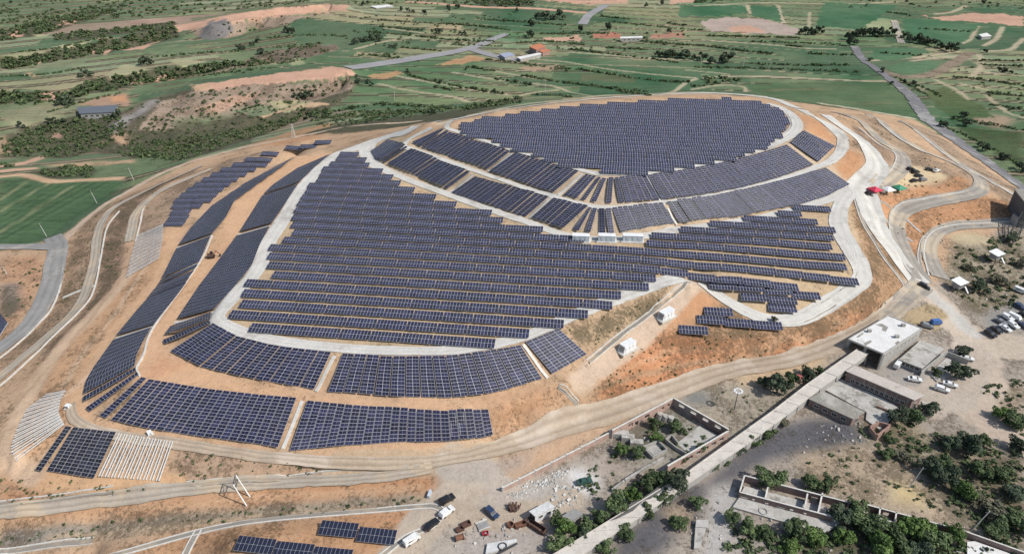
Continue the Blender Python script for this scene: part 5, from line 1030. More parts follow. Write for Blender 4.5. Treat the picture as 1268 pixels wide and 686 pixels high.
# huts on stilts
def hut(px, py, label):
    a = gpt(px, py); root = tag(empty('stilt_hut', a, R(28)), label, 'hut', 'white roofed huts on stilts'); mb = MB()
    mb.quad([(-2.9, -2.2, 4.5), (2.9, -2.2, 4.5), (2.9, 2.2, 5.0), (-2.9, 2.2, 5.0)]); mb.quad([(-2.9, 2.2, 4.85), (2.9, 2.2, 4.85), (2.9, -2.2, 4.35), (-2.9, -2.2, 4.35)])
    for p, q in (((-2.9, -2.2), (2.9, -2.2)), ((2.9, 2.2), (-2.9, 2.2))): z = 4.5 if p[1] < 0 else 5.0; mb.quad([(p[0], p[1], z - .15), (q[0], q[1], z - .15), (q[0], q[1], z), (p[0], p[1], z)])
    mb.build('roof', M_CONTW, root); mb = MB(); mb.box((0, 0, 3.2), (4.2, 3.2, 2.2)); mb.build('cabin', M_SHEETG, root)
    for x in (-2, 2):
        for y in (-1.5, 1.5): mb = MB(); mb.bar((x, y, -.3), (x, y, 2.1), .25); mb.build('stilt', M_DKSTEEL, root)
    mb = MB(); mb.bar((2.4, -3.6, 0), (2.4, -1.5, 2.2), .8, .1); mb.build('ladder', M_STEEL, root)
    for x in (-1, 1): mb = MB(); mb.box((x, -1.63, 3.4), (1.2, .06, .9)); mb.build('window', M_GLASSD, root)
hut(1184, 360, 'white roofed stilt hut beside the road junction and the big bush'); hut(1230, 324, 'white roofed stilt hut farther right under the lattice trestle')
# big dark building and lattice trestle at the right edge
q0 = gpt(1259, 282); DB = tag(empty('headframe_building', q0), 'tall dark concrete building cut off by the right picture edge', 'building'); mb = MB(); mb.prism([Vector((0, 0)), Vector((16, -3)), Vector((21, 15)), Vector((5, 17))], -2, 12); mb.build('wall', worn('dark_concrete', (.13, .13, .135), (.08, .08, .085)), DB); mb = MB(); mb.prism([Vector((-.4, -.4)), Vector((16.4, -3.4)), Vector((21.4, 15.4)), Vector((4.7, 17.4))], 12, 12.5); mb.build('roof', M_ROOFG, DB)  # walls get one mottled dark grey concrete on every side
mb = MB(); mb.box((-.6, 2.4, 2.6), (1.2, 4, 5.2)); mb.build('stair_box', M_PLAST, DB)
TR = tag(empty('lattice_trestle', (0, 0, 0)), 'dark steel lattice conveyor trestle climbing to the tall building', 'trestle'); A0, A1 = gpt(1247.5, 303), q0 + Vector((4, 2, 9)); sd = (A1 - A0).cross(Vector((0, 0, 1))).normalized() * 1.6
for s in (-1, 1):
    mb = MB(); a, b = A0 + sd * s, A1 + sd * s; mb.bar(a, b, .35); mb.bar(a + Vector((0, 0, 2)), b + Vector((0, 0, 2)), .3); mb.build('truss_side', M_DKSTEEL, TR)
    for i in range(7):
        mb = MB(); p, r_ = a.lerp(b, i / 7), a.lerp(b, (i + 1) / 7); mb.bar(p, p + Vector((0, 0, 2)), .22); mb.bar(p, r_ + Vector((0, 0, 2)), .18); mb.build('lattice_bay', M_DKSTEEL, TR)
mb = MB()
for i in range(8): p = A0.lerp(A1, i / 7.2); mb.bar(p - sd, p + sd, .25); mb.bar(p - sd + Vector((0, 0, 2)), p + sd + Vector((0, 0, 2)), .2)
for t in (.45, .85): p = A0.lerp(A1, t); mb.bar(p - sd, Vector((p.x, p.y, 1)) - sd * 1.4, .3); mb.bar(p + sd, Vector((p.x, p.y, 1)) + sd * 1.4, .3)
mb.build('cross_members', M_DKSTEEL, TR)
# gazebo tents
for px, py, colr, nm, lab in ((1082, 240, (.55, .04, .08), 'red', 'red canopy tent at the white road junction'), (1098, 239.5, (.72, .72, .70), 'white', 'white canopy tent between the red one and the green one'), (1112, 237.5, (.05, .26, .16), 'green', 'green canopy tent next to the parked dark cars')):
    a = gpt(px, py); root = tag(empty('canopy_tent', a, R(20)), lab, 'tent', 'canopy tents by the junction'); mb = MB(); s_ = 2.6; E = [(-s_, -s_, 2.4), (s_, -s_, 2.4), (s_, s_, 2.4), (-s_, s_, 2.4)]
    for i in range(4): j = (i + 1) % 4; mb.quad([E[i], E[j], (0, 0, 3.7)]); mb.quad([(E[i][0], E[i][1], 2.05), (E[j][0], E[j][1], 2.05), E[j], E[i]])
    mb.build('canopy', plain(nm + '_canopy', colr, .7), root)
    for e in E: mb = MB(); mb.bar((e[0] * .97, e[1] * .97, -.3), (e[0] * .97, e[1] * .97, 2.4), .09); mb.build('pole', M_STEEL, root)
# ------------------------------------------------------------------ masts and poles
M_POLE = plain('pale_pole', (.52, .50, .47), .7); M_WPOLE = plain('white_pole', (.70, .70, .69), .5)
def pole(px, py, h, label, arm=True, r=.14, lean=0):
    a = gpt(px, py); root = tag(empty('utility_pole', a), label, 'pole', 'utility poles'); mb = MB(); top = Vector((lean, 0, h)); mb.cyl((0, 0, -.5), top, r, r * .65, 7); mb.build('shaft', M_POLE, root)
    if arm: mb = MB(); mb.bar(top + Vector((-.9, .1, -.5)), top + Vector((.9, -.1, -.5)), .14); mb.build('crossarm', M_DKSTEEL, root)
for px, py, h, lab, ln in ((58, 293, 7.5, 'pale pole at the near corner of the dark green field', -1.2), (120, 251.5, 7.5, 'pale pole beside the dark green field, middle of three', -1.2), (166, 223.5, 8.5, 'pale pole at the far end of the dark green field', -1.2), (1125, 604, 8.5, 'leaning dark pole on the yellow dry patch', 1.6), (1202, 657, 8, 'leaning pole at the corner of the pale floor, lower right', 2.2), (9, 340, 5, 'short pole on the orange plot at the left edge', -.8),
                           (489, 125, 9, 'thin pole left in the strip fields beyond the hill', 0), (582, 127, 9, 'thin pole right above the trees at the summit road', 0), (675, 118, 11, 'tall thin pole just beyond the left rim of the summit', 0), (867, 88, 9, 'thin pole in the fields above the summit, leftmost of three', 0), (920, 84, 10, 'thin pole in the fields above the summit, middle of three', 0), (1025, 87, 9, 'thin pole in the fields above the summit, rightmost of three', 0), (1144, 93, 9, 'thin pole in the round green field right of the coal road', 0)): pole(px, py, h, lab, True, .16, ln)
a = gpt(909, 507); root = tag(empty('lamp_mast', a), 'floodlight mast with a ring of pale lamps on the dark ground', 'mast'); mb = MB(); mb.cyl((0, 0, -.4), (0, 0, 8), .16, .1, 8); mb.build('shaft', M_DKSTEEL, root)
for i in range(8): t = math.pi * i / 4; mb = MB(); mb.bar((0, 0, 7.6), (1.1 * math.cos(t), 1.1 * math.sin(t), 8), .08); mb.box((1.2 * math.cos(t), 1.2 * math.sin(t), 8.1), (.7, .6, .3)); mb.build('lamp', M_WPOLE, root)
PM = tag(empty('portal_mast', (0, 0, 0)), 'white leaning twin pole portal mast on the orange bank', 'mast'); b1, b2 = gpt(305.6, 626), gpt(310, 615); t1 = fpt(288.5, 599.5, b1.z + 7.6); t2 = fpt(291.5, 587.5, b2.z + 7.6)
for p, q in ((b1, t1), (b2, t2)): mb = MB(); mb.cyl(p - Vector((0, 0, .4)), q, .2, .14, 9); mb.build('leg', M_WPOLE, PM)
mb = MB(); mb.bar(t1, t2, .2); mb.bar(b1.lerp(t1, .82), b2.lerp(t2, .82), .16); mb.bar(b1.lerp(t1, .82), t2, .1); mb.bar(t1, b2.lerp(t2, .82), .1); mb.build('crossbar', M_DKSTEEL, PM)
LT = tag(empty('lattice_pylon', gpt(364, 171)), 'small pale lattice pylon on the orange patch beyond the stepped tables', 'pylon'); mb = MB()
for x, y in ((-1, -1), (1, -1), (1, 1), (-1, 1)): mb.bar((x, y, -.3), (x * .2, y * .2, 9), .13)
for z in (1.6, 3.2, 4.8, 6.4): f = 1 - .8 * z / 9; [mb.bar((f * a_, f * b_, z), (f * c_, f * d_, z + 1.4), .12) for a_, b_, c_, d_ in ((-1, -1, .9, -.9), (1, -1, .9, .9), (1, 1, -.9, .9), (-1, 1, -.9, -.9))]
mb.build('tower', M_POLE, LT)
for z in (7, 8.5): mb = MB(); mb.bar((-1.5, 0, z), (1.5, 0, z), .12); mb.build('crossarm', M_POLE, LT)
# ------------------------------------------------------------------ vehicles
M_CGLASS = plain('car_glass', (.02, .024, .03), .15, 0, .6); M_TYRE = plain('tyre', (.02, .02, .021), .9); M_RIM = plain('rim', (.35, .35, .36), .4, .6); M_LAMP = plain('lamp_glass', (.6, .6, .58), .2); M_TAIL = plain('tail_lamp', (.35, .02, .02), .3)
PAINT = {k: plain(k + '_paint', v, .25, .1, .6) for k, v in dict(white=(.74, .74, .73), black=(.02, .021, .024), navy=(.03, .05, .10), grey=(.22, .23, .24), green=(.04, .09, .07), blue=(.04, .13, .38), red=(.4, .04, .06)).items()}
def profile_body(mb, prof, w, inset):
    """side outline [(x, z)] lofted across with tumblehome: (bottom z keeps the full width)"""
    zmax = max(z for _, z in prof); hw = lambda z: w / 2 - inset * max(0, z - .9) / max(.01, zmax - .9)
    Lf = [(x, hw(z), z) for x, z in prof]; Rf = [(x, -hw(z), z) for x, z in prof]; n = len(prof)
    mb.quad(Rf); mb.quad(Lf[::-1])
    for i in range(n): j = (i + 1) % n; mb.quad([Rf[j], Rf[i], Lf[i], Lf[j]])
KIND = {'suv': ([(-2.3,.35),(2.3,.35),(2.38,.75),(2.3,.98),(1.15,1.1),(.45,1.66),(-1.9,1.72),(-2.28,1.1),(-2.36,.7)], 1.9, [(1.0,1.14),(.42,1.60),(-1.85,1.64),(-2.12,1.14)]),
        'sedan': ([(-2.3,.33),(2.3,.33),(2.36,.66),(2.2,.86),(1.1,.96),(.4,1.42),(-1.0,1.44),(-1.75,1.02),(-2.3,.96),(-2.36,.6)], 1.82, [(1.0,1.0),(.38,1.38),(-.98,1.39),(-1.6,1.03)]),
        'van': ([(-2.4,.35),(2.2,.35),(2.3,.8),(2.1,1.1),(1.5,1.9),(-2.35,1.98),(-2.42,.8)], 1.85, [(1.95,1.15),(1.48,1.82),(-2.2,1.86),(-2.25,1.2)])}
def make_car(kind):
    prof, w, gl = KIND[kind]; mb = MB(); profile_body(mb, prof, w, .16); me = {'body': mb.mesh('body', None)}; bm = bmesh.new(); bm.from_mesh(me['body']); bmesh.ops.bevel(bm, geom=bm.edges[:], offset=.05, segments=2, affect='EDGES', profile=.6); bm.to_mesh(me['body']); bm.free()
    mb = MB(); profile_body(mb, gl, w - .04, .14)
    zt = max(z for _, z in gl); me['window'] = mb.mesh('window', M_CGLASS)
    # windscreen and rear screen stand a little proud of the body
    g0, g1, g2, g3 = gl
    for (xa, za), (xb, zb), s, nm in ((g0, g1, 1, 'windscreen'), (g3, g2, -1, 'rear_window')):
        mb = MB(); nv = Vector((abs(zb - za) * s, 0, abs(xb - xa))).normalized() * .07; mb.quad([Vector((xa, -w / 2 + .2, za)) + nv, Vector((xa, w / 2 - .2, za)) + nv, Vector((xb, w / 2 - .3, zb)) + nv, Vector((xb, -w / 2 + .3, zb)) + nv][::s]); me[nm] = mb.mesh(nm, M_CGLASS)
    mb = MB(); mb.cyl((0, -.12, 0), (0, .12, 0), .35, n=14); me['tyre'] = mb.mesh('tyre', M_TYRE); mb = MB(); mb.cyl((0, -.14, 0), (0, .14, 0), .2, n=10); me['rim'] = mb.mesh('rim', M_RIM)
    mb = MB(); mb.box((0, 0, 0), (.1, .42, .16)); me['headlight'] = mb.mesh('headlight', M_LAMP); mb = MB(); mb.box((0, 0, 0), (.1, .3, .2)); me['tail_light'] = mb.mesh('tail_light', M_TAIL); return me, w
CARM = {k: make_car(k) for k in KIND}; BODYM = {}
def car(x0, y0, x1, y1, kind, colr, label, grp=None, load=None):
    a, b = gpt(x0, y0), gpt(x1, y1); c = (a + b) / 2; c.z = float(Z(c.x, c.y)) + .22; rz = math.atan2(b.y - a.y, b.x - a.x); L = 3.0; za = float(Z(c.x + L * math.cos(rz), c.y + L * math.sin(rz))); zb = float(Z(c.x - L * math.cos(rz), c.y - L * math.sin(rz)))
    root = tag(empty('parked_car' if kind != 'van' else 'parked_van', c), label, 'car' if kind != 'van' else 'van', grp); root.rotation_euler = (0, -math.atan2(za - zb, 2 * L), rz); me, w = CARM[kind]
    if (kind, colr) not in BODYM: m_ = me['body'].copy(); m_.materials.append(PAINT[colr]); BODYM[kind, colr] = m_
    link(BODYM[kind, colr], 'body', root); link(me['window'], 'window', root); link(me['windscreen'], 'windscreen', root); link(me['rear_window'], 'rear_window', root)
    for x in (-1.42, 1.42):
        for y in (-w / 2 + .06, w / 2 - .06): t = link(me['tyre'], 'wheel', root); t.location = (x, y, .35); link(me['rim'], 'rim', t)
    for y in (-.62, .62): h = link(me['headlight'], 'headlight', root); h.location = (2.33, y, .74); h = link(me['tail_light'], 'tail_light', root); h.location = (-2.33, y, .85)
    return root
g1 = 'cars parked by the nearest panels'; g2 = 'cars in the right hand car park'; g3 = 'cars beside the tents'; g4 = 'white cars by the annex'
for v in ((544,626,563,615,'suv','black','black SUV farthest up the row by the drain',g1), (545.5,642,561,630,'suv','white','white SUV second in the row by the drain',g1), (527,657.5,542,645.5,'sedan','black','black sedan third in the row by the drain',g1), (500.5,677,520,664,'van','white','white van nearest in the row beside the panel tables',g1), (602,631,615.6,643,'suv','navy','dark blue SUV alone in the middle of the scrap yard',None), (719,599,728,597,'sedan','green','dark green car on the pale spoil in the yard',None),
          (1137,353,1149,359.5,'suv','black','black SUV driving on the road junction',None), (1108.5,457,1114.5,449.5,'van','white','white van parked in front of the hall on pillars',g4), (1121,470,1143,473.5,'sedan','white','white sedan alone below the annex',g4), (1154.5,480.5,1177,487.5,'suv','white','long white car, front one of the pair by the yard tree',g4), (1168.5,476,1183,480,'sedan','white','white car, rear one of the pair by the yard tree',g4), (1190,444,1203,447,'sedan','white','white car parked beyond the garden wall',None), (1141,404,1152,407,'suv','grey','grey pickup on the grass above the white hall',None), (1152,402,1164,401,'van','blue','blue van on the grass above the white hall',None),
          (1220,412,1231,419,'suv','black','black car nearest the road in the right car park',g2), (1227.6,407,1238.7,414,'sedan','black','second black car in the right car park',g2), (1238,404.5,1250,412,'sedan','white','white car next to the black ones in the right car park',g2), (1246,399.5,1261,409.5,'suv','white','long white car in the middle of the right car park',g2), (1249,391.5,1262,398,'van','white','white van behind the others in the right car park',g2), (1261,401,1272,408.5,'sedan','navy','dark blue car at the front right edge of the car park',g2), (1255,378,1269,385.5,'suv','navy','dark car far back at the right picture edge',g2), (1262,389,1275,395,'sedan','black','black car half cut by the right picture edge',g2), (1233,397,1244,403.5,'sedan','grey','grey car behind the black ones in the right car park',g2), (1241,392,1252,398,'suv','white','white SUV beside the white van in the right car park',g2), (1255,359,1270,365,'van','white','white van at the back of the right car park by rubble',g2),
          (1121.7,211.5,1132,211,'suv','black','black car at the far end of the lot beside the tents',g3), (1126,215,1140,214,'suv','black','second dark car from the far end beside the tents',g3), (1130,219,1144,219,'sedan','black','third dark car from the far end beside the tents',g3), (1126,226,1137,224.5,'sedan','black','dark car nearest the green tent',g3), (1137,225,1147,223.5,'suv','grey','grey car touching the dark one near the green tent',g3), (1147,211,1154,212,'sedan','black','lone black car in the middle of the sandy lot',g3), (1156,214,1162,212,'sedan','white','lone white car at the right of the sandy lot',g3), (1071,241,1080,243.5,'suv','black','black car in front of the red tent',g3)):
    car(*v)
# a digger on the orange berm
a = gpt(262, 319); D = tag(empty('digger', a, R(15)), 'small dark digger standing on the orange berm of the west slope', 'digger')
for y in (-.9, .9): mb = MB(); mb.box((0, y, .35), (2.8, .5, .7)); mb.build('track', M_TYRE, D)
mb = MB(); mb.box((-.3, 0, 1.2), (2.4, 1.9, .9)); mb.build('body', M_RUSTD, D); mb = MB(); mb.box((.3, .4, 2.1), (1.1, .9, 1.1)); mb.build('cab', M_CGLASS, D); mb = MB(); mb.bar((.8, -.2, 1.4), (2.4, -.2, 3), .3); mb.bar((2.4, -.2, 3), (3.6, -.2, 1.2), .25); mb.build('boom', M_RUST, D); mb = MB(); mb.box((3.6, -.2, .9), (.7, .9, .6)); mb.build('bucket', M_DKSTEEL, D)
# ------------------------------------------------------------------ scrap in the yard
def scrap(name, px, py, rz, lab, cat, parts, grp=None):
    root = tag(empty(name, gpt(px, py), R(rz)), lab, cat, grp)
    for nm, mat, fn in parts: mb = MB(); fn(mb); mb.build(nm, mat, root)
def tub(L, W, H):
    def f(mb):
        for x, y, sx, sy in ((0, W / 2, L, .12), (0, -W / 2, L, .12), (L / 2, 0, .12, W - .12), (-L / 2, 0, .12, W - .12)): mb.box((x, y, H / 2), (sx, sy, H))
        mb.box((0, 0, .1), (L - .2, W - .2, .1))
    return f
def ribs(L, W, H): return lambda mb: [mb.box((-L / 2 + L * (i + .5) / 5, s * (W / 2 + .1), H / 2), (.14, .1, H)) for i in range(5) for s in (-1, 1)]
scrap('rusty_skip', 663, 653, -38, 'long rusty open skip below the white shed', 'skip', [('tub', M_RUSTD, tub(6.2, 1.7, 1.4)), ('rib', M_RUST, ribs(6.2, 1.7, 1.4))])
scrap('rusty_tank', 645, 650.5, 24, 'orange rusty open tank left of the long skip', 'tank', [('tub', M_RUST, tub(3.4, 1.3, 1.1)), ('rib', M_RUSTD, ribs(3.4, 1.3, 1.1))])
def ring(r, h): return lambda mb: [mb.bar((r * math.cos(t), r * math.sin(t), h / 2), (r * math.cos(t + .53), r * math.sin(t + .53), h / 2), .14, h) for t in [2 * math.pi * i / 12 for i in range(12)]]
scrap('rusty_drum', 632, 651, 0, 'round rusty open drum left of the orange tank', 'drum', [('ring', M_RUST, ring(.9, 1)), ('base', M_RUSTD, lambda mb: mb.cyl((0, 0, 0), (0, 0, .15), .8, n=12))])
scrap('scrap_crate', 577, 650, 30, 'dark open crate, upper of two beside the track in the yard', 'crate', [('tub', M_RUSTD, tub(2.6, 1.4, .9)), ('rib', M_RUST, ribs(2.6, 1.4, .9))], 'dark open crates'); scrap('scrap_crate', 569.5, 656, 30, 'dark open crate, lower of two beside the track in the yard', 'crate', [('tub', M_RUSTD, tub(2.2, 1.3, .8)), ('rib', M_RUST, ribs(2.2, 1.3, .8))], 'dark open crates')
scrap('rusty_boiler', 569, 667, 20, 'rusty boiler lying in the lower left of the yard', 'boiler', [('shell', M_RUST, lambda mb: mb.cyl((-1, 0, .7), (1, 0, .7), .75, n=12)), ('flange', M_RUSTD, lambda mb: (mb.cyl((-1.15, 0, .7), (-1, 0, .7), .9, n=12), mb.cyl((1, 0, .7), (1.15, 0, .7), .9, n=12)))])
scrap('sand_screen', 598, 651, 25, 'grey flat screening frame in the middle of the yard', 'frame', [('plate', M_SHEETG, lambda mb: mb.box((0, 0, .3), (3.2, 2.4, .2))), ('edge', M_KERB, lambda mb: (mb.box((0, 1.3, .45), (3.4, .3, .3)), mb.box((0, -1.3, .45), (3.4, .2, .3))))])
scrap('red_cart', 601, 661, 10, 'small red cart with a pale tray in the yard', 'cart', [('tray', PAINT['red'], tub(1.6, 1, .8)), ('wheel', M_TYRE, lambda mb: [mb.cyl((0, s * .6, .3), (0, s * .7, .3), .3, n=10) for s in (-1, 1)]), ('handle', M_STEEL, lambda mb: mb.bar((.8, 0, .6), (1.7, 0, 1), .08))])
scrap('scrap_heap', 637, 630, 0, 'brown heap of rusty scrap left of the white shed', 'scrap heap', [('scrap', M_RUSTD, lambda mb: [mb.box((random.uniform(-1.6, 1.6), random.uniform(-1.1, 1.1), random.uniform(.2, 1.3)), (random.uniform(.5, 1.6), random.uniform(.2, .7), random.uniform(.1, .5)), (Vector((1, random.uniform(-.8, .8), random.uniform(-.3, .3))).normalized().orthogonal().normalized(), Vector((0, 0, 1)), Vector((1, 0, 0)))) for _ in range(34)])])
scrap('fallen_gantry', 620, 677, 12, 'large white tapering sheet structure lying with a dark ring at the bottom edge', 'gantry', [('sheet', M_SHEETW, lambda mb: mb.prism([Vector((-4.4, -1.8)), Vector((-1, -1.3)), Vector((4.6, .4)), Vector((4.4, 1)), Vector((-3.4, 1.2))], .2, .9)), ('ring', M_DKSTEEL, lambda mb: [mb.bar((.4 + 1.1 * math.cos(t), -.6 + 1.1 * math.sin(t), 1), (.4 + 1.1 * math.cos(t + .53), -.6 + 1.1 * math.sin(t + .53), 1), .25, .3) for t in [2 * math.pi * i / 12 for i in range(12)]]), ('beam', M_DKSTEEL, lambda mb: mb.bar((-1.4, -2.3, .5), (4.4, -.4, .9), .4))])
scrap('water_tank_cart', 532, 613, 80, 'pale blue upright panel standing by the drain bend', 'panel', [('panel', M_CONTB, lambda mb: mb.box((0, 0, .6), (2.4, .7, 1.1))), ('foot', M_STEEL, lambda mb: (mb.box((-1, 0, .05), (.2, 1.2, .1)), mb.box((1, 0, .05), (.2, 1.2, .1))))])
mb = MB()
def chunk(px, py, sx, n, spread):
    c = gpt(px, py)
    for _ in range(n):
        x, y = c.x + random.gauss(0, spread), c.y + random.gauss(0, spread * .8); s_ = random.uniform(.35, 1) * sx; t = random.uniform(0, 3); u = Vector((math.cos(t), math.sin(t), random.uniform(-.3, .3))).normalized(); v = u.orthogonal().normalized(); mb.box((x, y, float(Z(x, y)) + s_ * .2), (s_, s_ * random.uniform(.4, .9), s_ * random.uniform(.2, .6)), (u, v, u.cross(v)))
for i in range(24): t = i / 23; chunk(635 + 66 * t, 615 - 32 * t, random.uniform(.4, .95), 8, 1.1)
for px, py in ((693,615),(700,622),(706,620),(712,618),(690,624),(715,606),(700,606),(671,596),(682,600)): chunk(px, py, 1.05, 8, 1.3)
o = mb.build('white_rubble', worn('white_rubble', (.52, .51, .49), (.33, .32, .30))); o['kind'] = 'stuff'; tag(o, 'white broken rubble heaped along the boundary wall and behind the shed', 'rubble')
mb = MB()
for px, py, n, sp in ((1050,540,16,3),(1030,535,14,4),(1065,527,12,2),(880,640,16,4),(900,665,14,4),(1245,372,18,4),(1230,382,14,3),(1140,500,10,2),(1010,560,10,5),(960,640,10,3),(1030,672,12,3),(770,560,12,3),(800,545,10,3),(1215,345,14,4),(1160,300,8,3),(590,670,12,3),(625,660,14,3),(650,662,12,3)): chunk(px, py, .9, n, sp)
o = mb.build('grey_rubble', M_SLAB); o['kind'] = 'stuff'; tag(o, 'grey stones and concrete bits scattered over the waste ground', 'rubble')

# ------------------------------------------------------------------ vegetation
def leaf_mat(name, lo, mid, hi):
    m, N, L, B = new_mat(name); g = N.new('ShaderNodeNewGeometry'); n = noise_node(N, L, .55, 3, .6, g.outputs['Position']); oi = N.new('ShaderNodeObjectInfo')
    f = mathn(N, L, 'ADD', mathn(N, L, 'MULTIPLY', n.outputs[0], .7), mathn(N, L, 'MULTIPLY', g.outputs['Random Per Island'], .3)); r = ramp(N, L, f, [(.3, lo), (.52, mid), (.75, hi)])
    hs = N.new('ShaderNodeHueSaturation'); L.new(r.outputs[0], hs.inputs['Color']); L.new(mathn(N, L, 'MULTIPLY_ADD', oi.outputs['Random'], .5, .78), hs.inputs['Value'])
    L.new(hs.outputs[0], B.inputs['Base Color']); B.inputs['Roughness'].default_value = .75; B.inputs['Specular IOR Level'].default_value = .2
    return m
LEAF = [leaf_mat('foliage_green', (.036, .056, .026), (.075, .108, .046), (.145, .175, .08)), leaf_mat('foliage_bright', (.045, .08, .022), (.09, .15, .04), (.16, .22, .075)), leaf_mat('foliage_dark', (.027, .04, .026), (.056, .076, .046), (.10, .12, .072)), leaf_mat('foliage_olive', (.058, .06, .04), (.11, .11, .072), (.18, .165, .11))]
M_BARK = plain('bark', (.13, .10, .075), .95)
def leaves(nlobe, nleaf, seed, size, flat_=1.0):
    """crown of small leaf faces spread through uneven lobes (unit radius, base at z = 0)"""
    g = np.random.default_rng(seed); lob = []
    for i in range(nlobe):
        a = g.uniform(0, 6.28); rr = g.uniform(.2, .85); lob.append((rr * math.cos(a), rr * math.sin(a), g.uniform(.3, 1.35) * flat_, g.uniform(.16, .42)))
    lob.append((0, 0, .9 * flat_, .4)); w_ = np.array([l[3] ** 2 for l in lob]); w_ /= w_.sum()
    k = g.choice(len(lob), nleaf, p=w_); Lb = np.array(lob)[k]; d = g.normal(size=(nleaf, 3)); d /= np.linalg.norm(d, axis=1)[:, None]; d[:, 2] = np.where(d[:, 2] < -.45, -d[:, 2], d[:, 2])
    rad = Lb[:, 3] * g.uniform(.72, 1.08, nleaf); c = Lb[:, :3] + d * rad[:, None]
    n = d + g.normal(size=(nleaf, 3)) * .55; n /= np.linalg.norm(n, axis=1)[:, None]; u = np.cross(n, g.normal(size=(nleaf, 3))); u /= np.linalg.norm(u, axis=1)[:, None]; v = np.cross(n, u)
    s = (size * g.uniform(.6, 1.4, nleaf))[:, None]; V = np.stack([c - u * s - v * s * .5, c + u * s * .2 - v * s * .7, c + u * s, c + v * s * .8], 1)
    return V
CROWN = {}
for tone in range(4):
    for i in range(4):
        V = leaves(13, 1300, 100 + i, .085); CROWN[tone, i] = mesh_np('crown', V.reshape(-1, 3), np.arange(5200).reshape(-1, 4), LEAF[tone])
FARCROWN = {}
for tone in range(4):
    for i in range(3): V = leaves(6, 260, 300 + i, .19); FARCROWN[tone, i] = mesh_np('crown', V.reshape(-1, 3), np.arange(1040).reshape(-1, 4), LEAF[tone])
def trunk_mesh():
    mb = MB(); mb.cyl((0, 0, -.15), (.03, .02, .55), .07, .05, 7); g = random.Random(3)
    for i in range(5): a = i * 1.26 + .3; mb.cyl((.03, .02, .35 + .04 * i), (.42 * math.cos(a), .42 * math.sin(a), .85 + .1 * (i % 3)), .035, .015, 5)
    mb.cyl((.03, .02, .55), (.05, -.03, 1.2), .05, .015, 6); return mb.mesh('trunk', M_BARK)
ME_TRUNK = trunk_mesh(); TN = [0]
def tree(px, py, w_, h, tone, label, grp=None, cat='tree', name='tree'):
    p = gpt(px, py); TN[0] += 1; far0 = p.y > 420; root = tag(empty(name, p, TN[0] * 2.4), label, cat, grp); k_ = .8 if not far0 else .9; root.scale = (w_ * k_ / 1.9, w_ * k_ / 1.9 * random.uniform(.8, 1.2), h * k_ / 1.65)
    far_ = p.y > 420; link((FARCROWN if far_ else CROWN)[tone, TN[0] % (3 if far_ else 4)], 'crown', root)
    if not far_ or h > 6: link(ME_TRUNK, 'trunk', root)
    return root
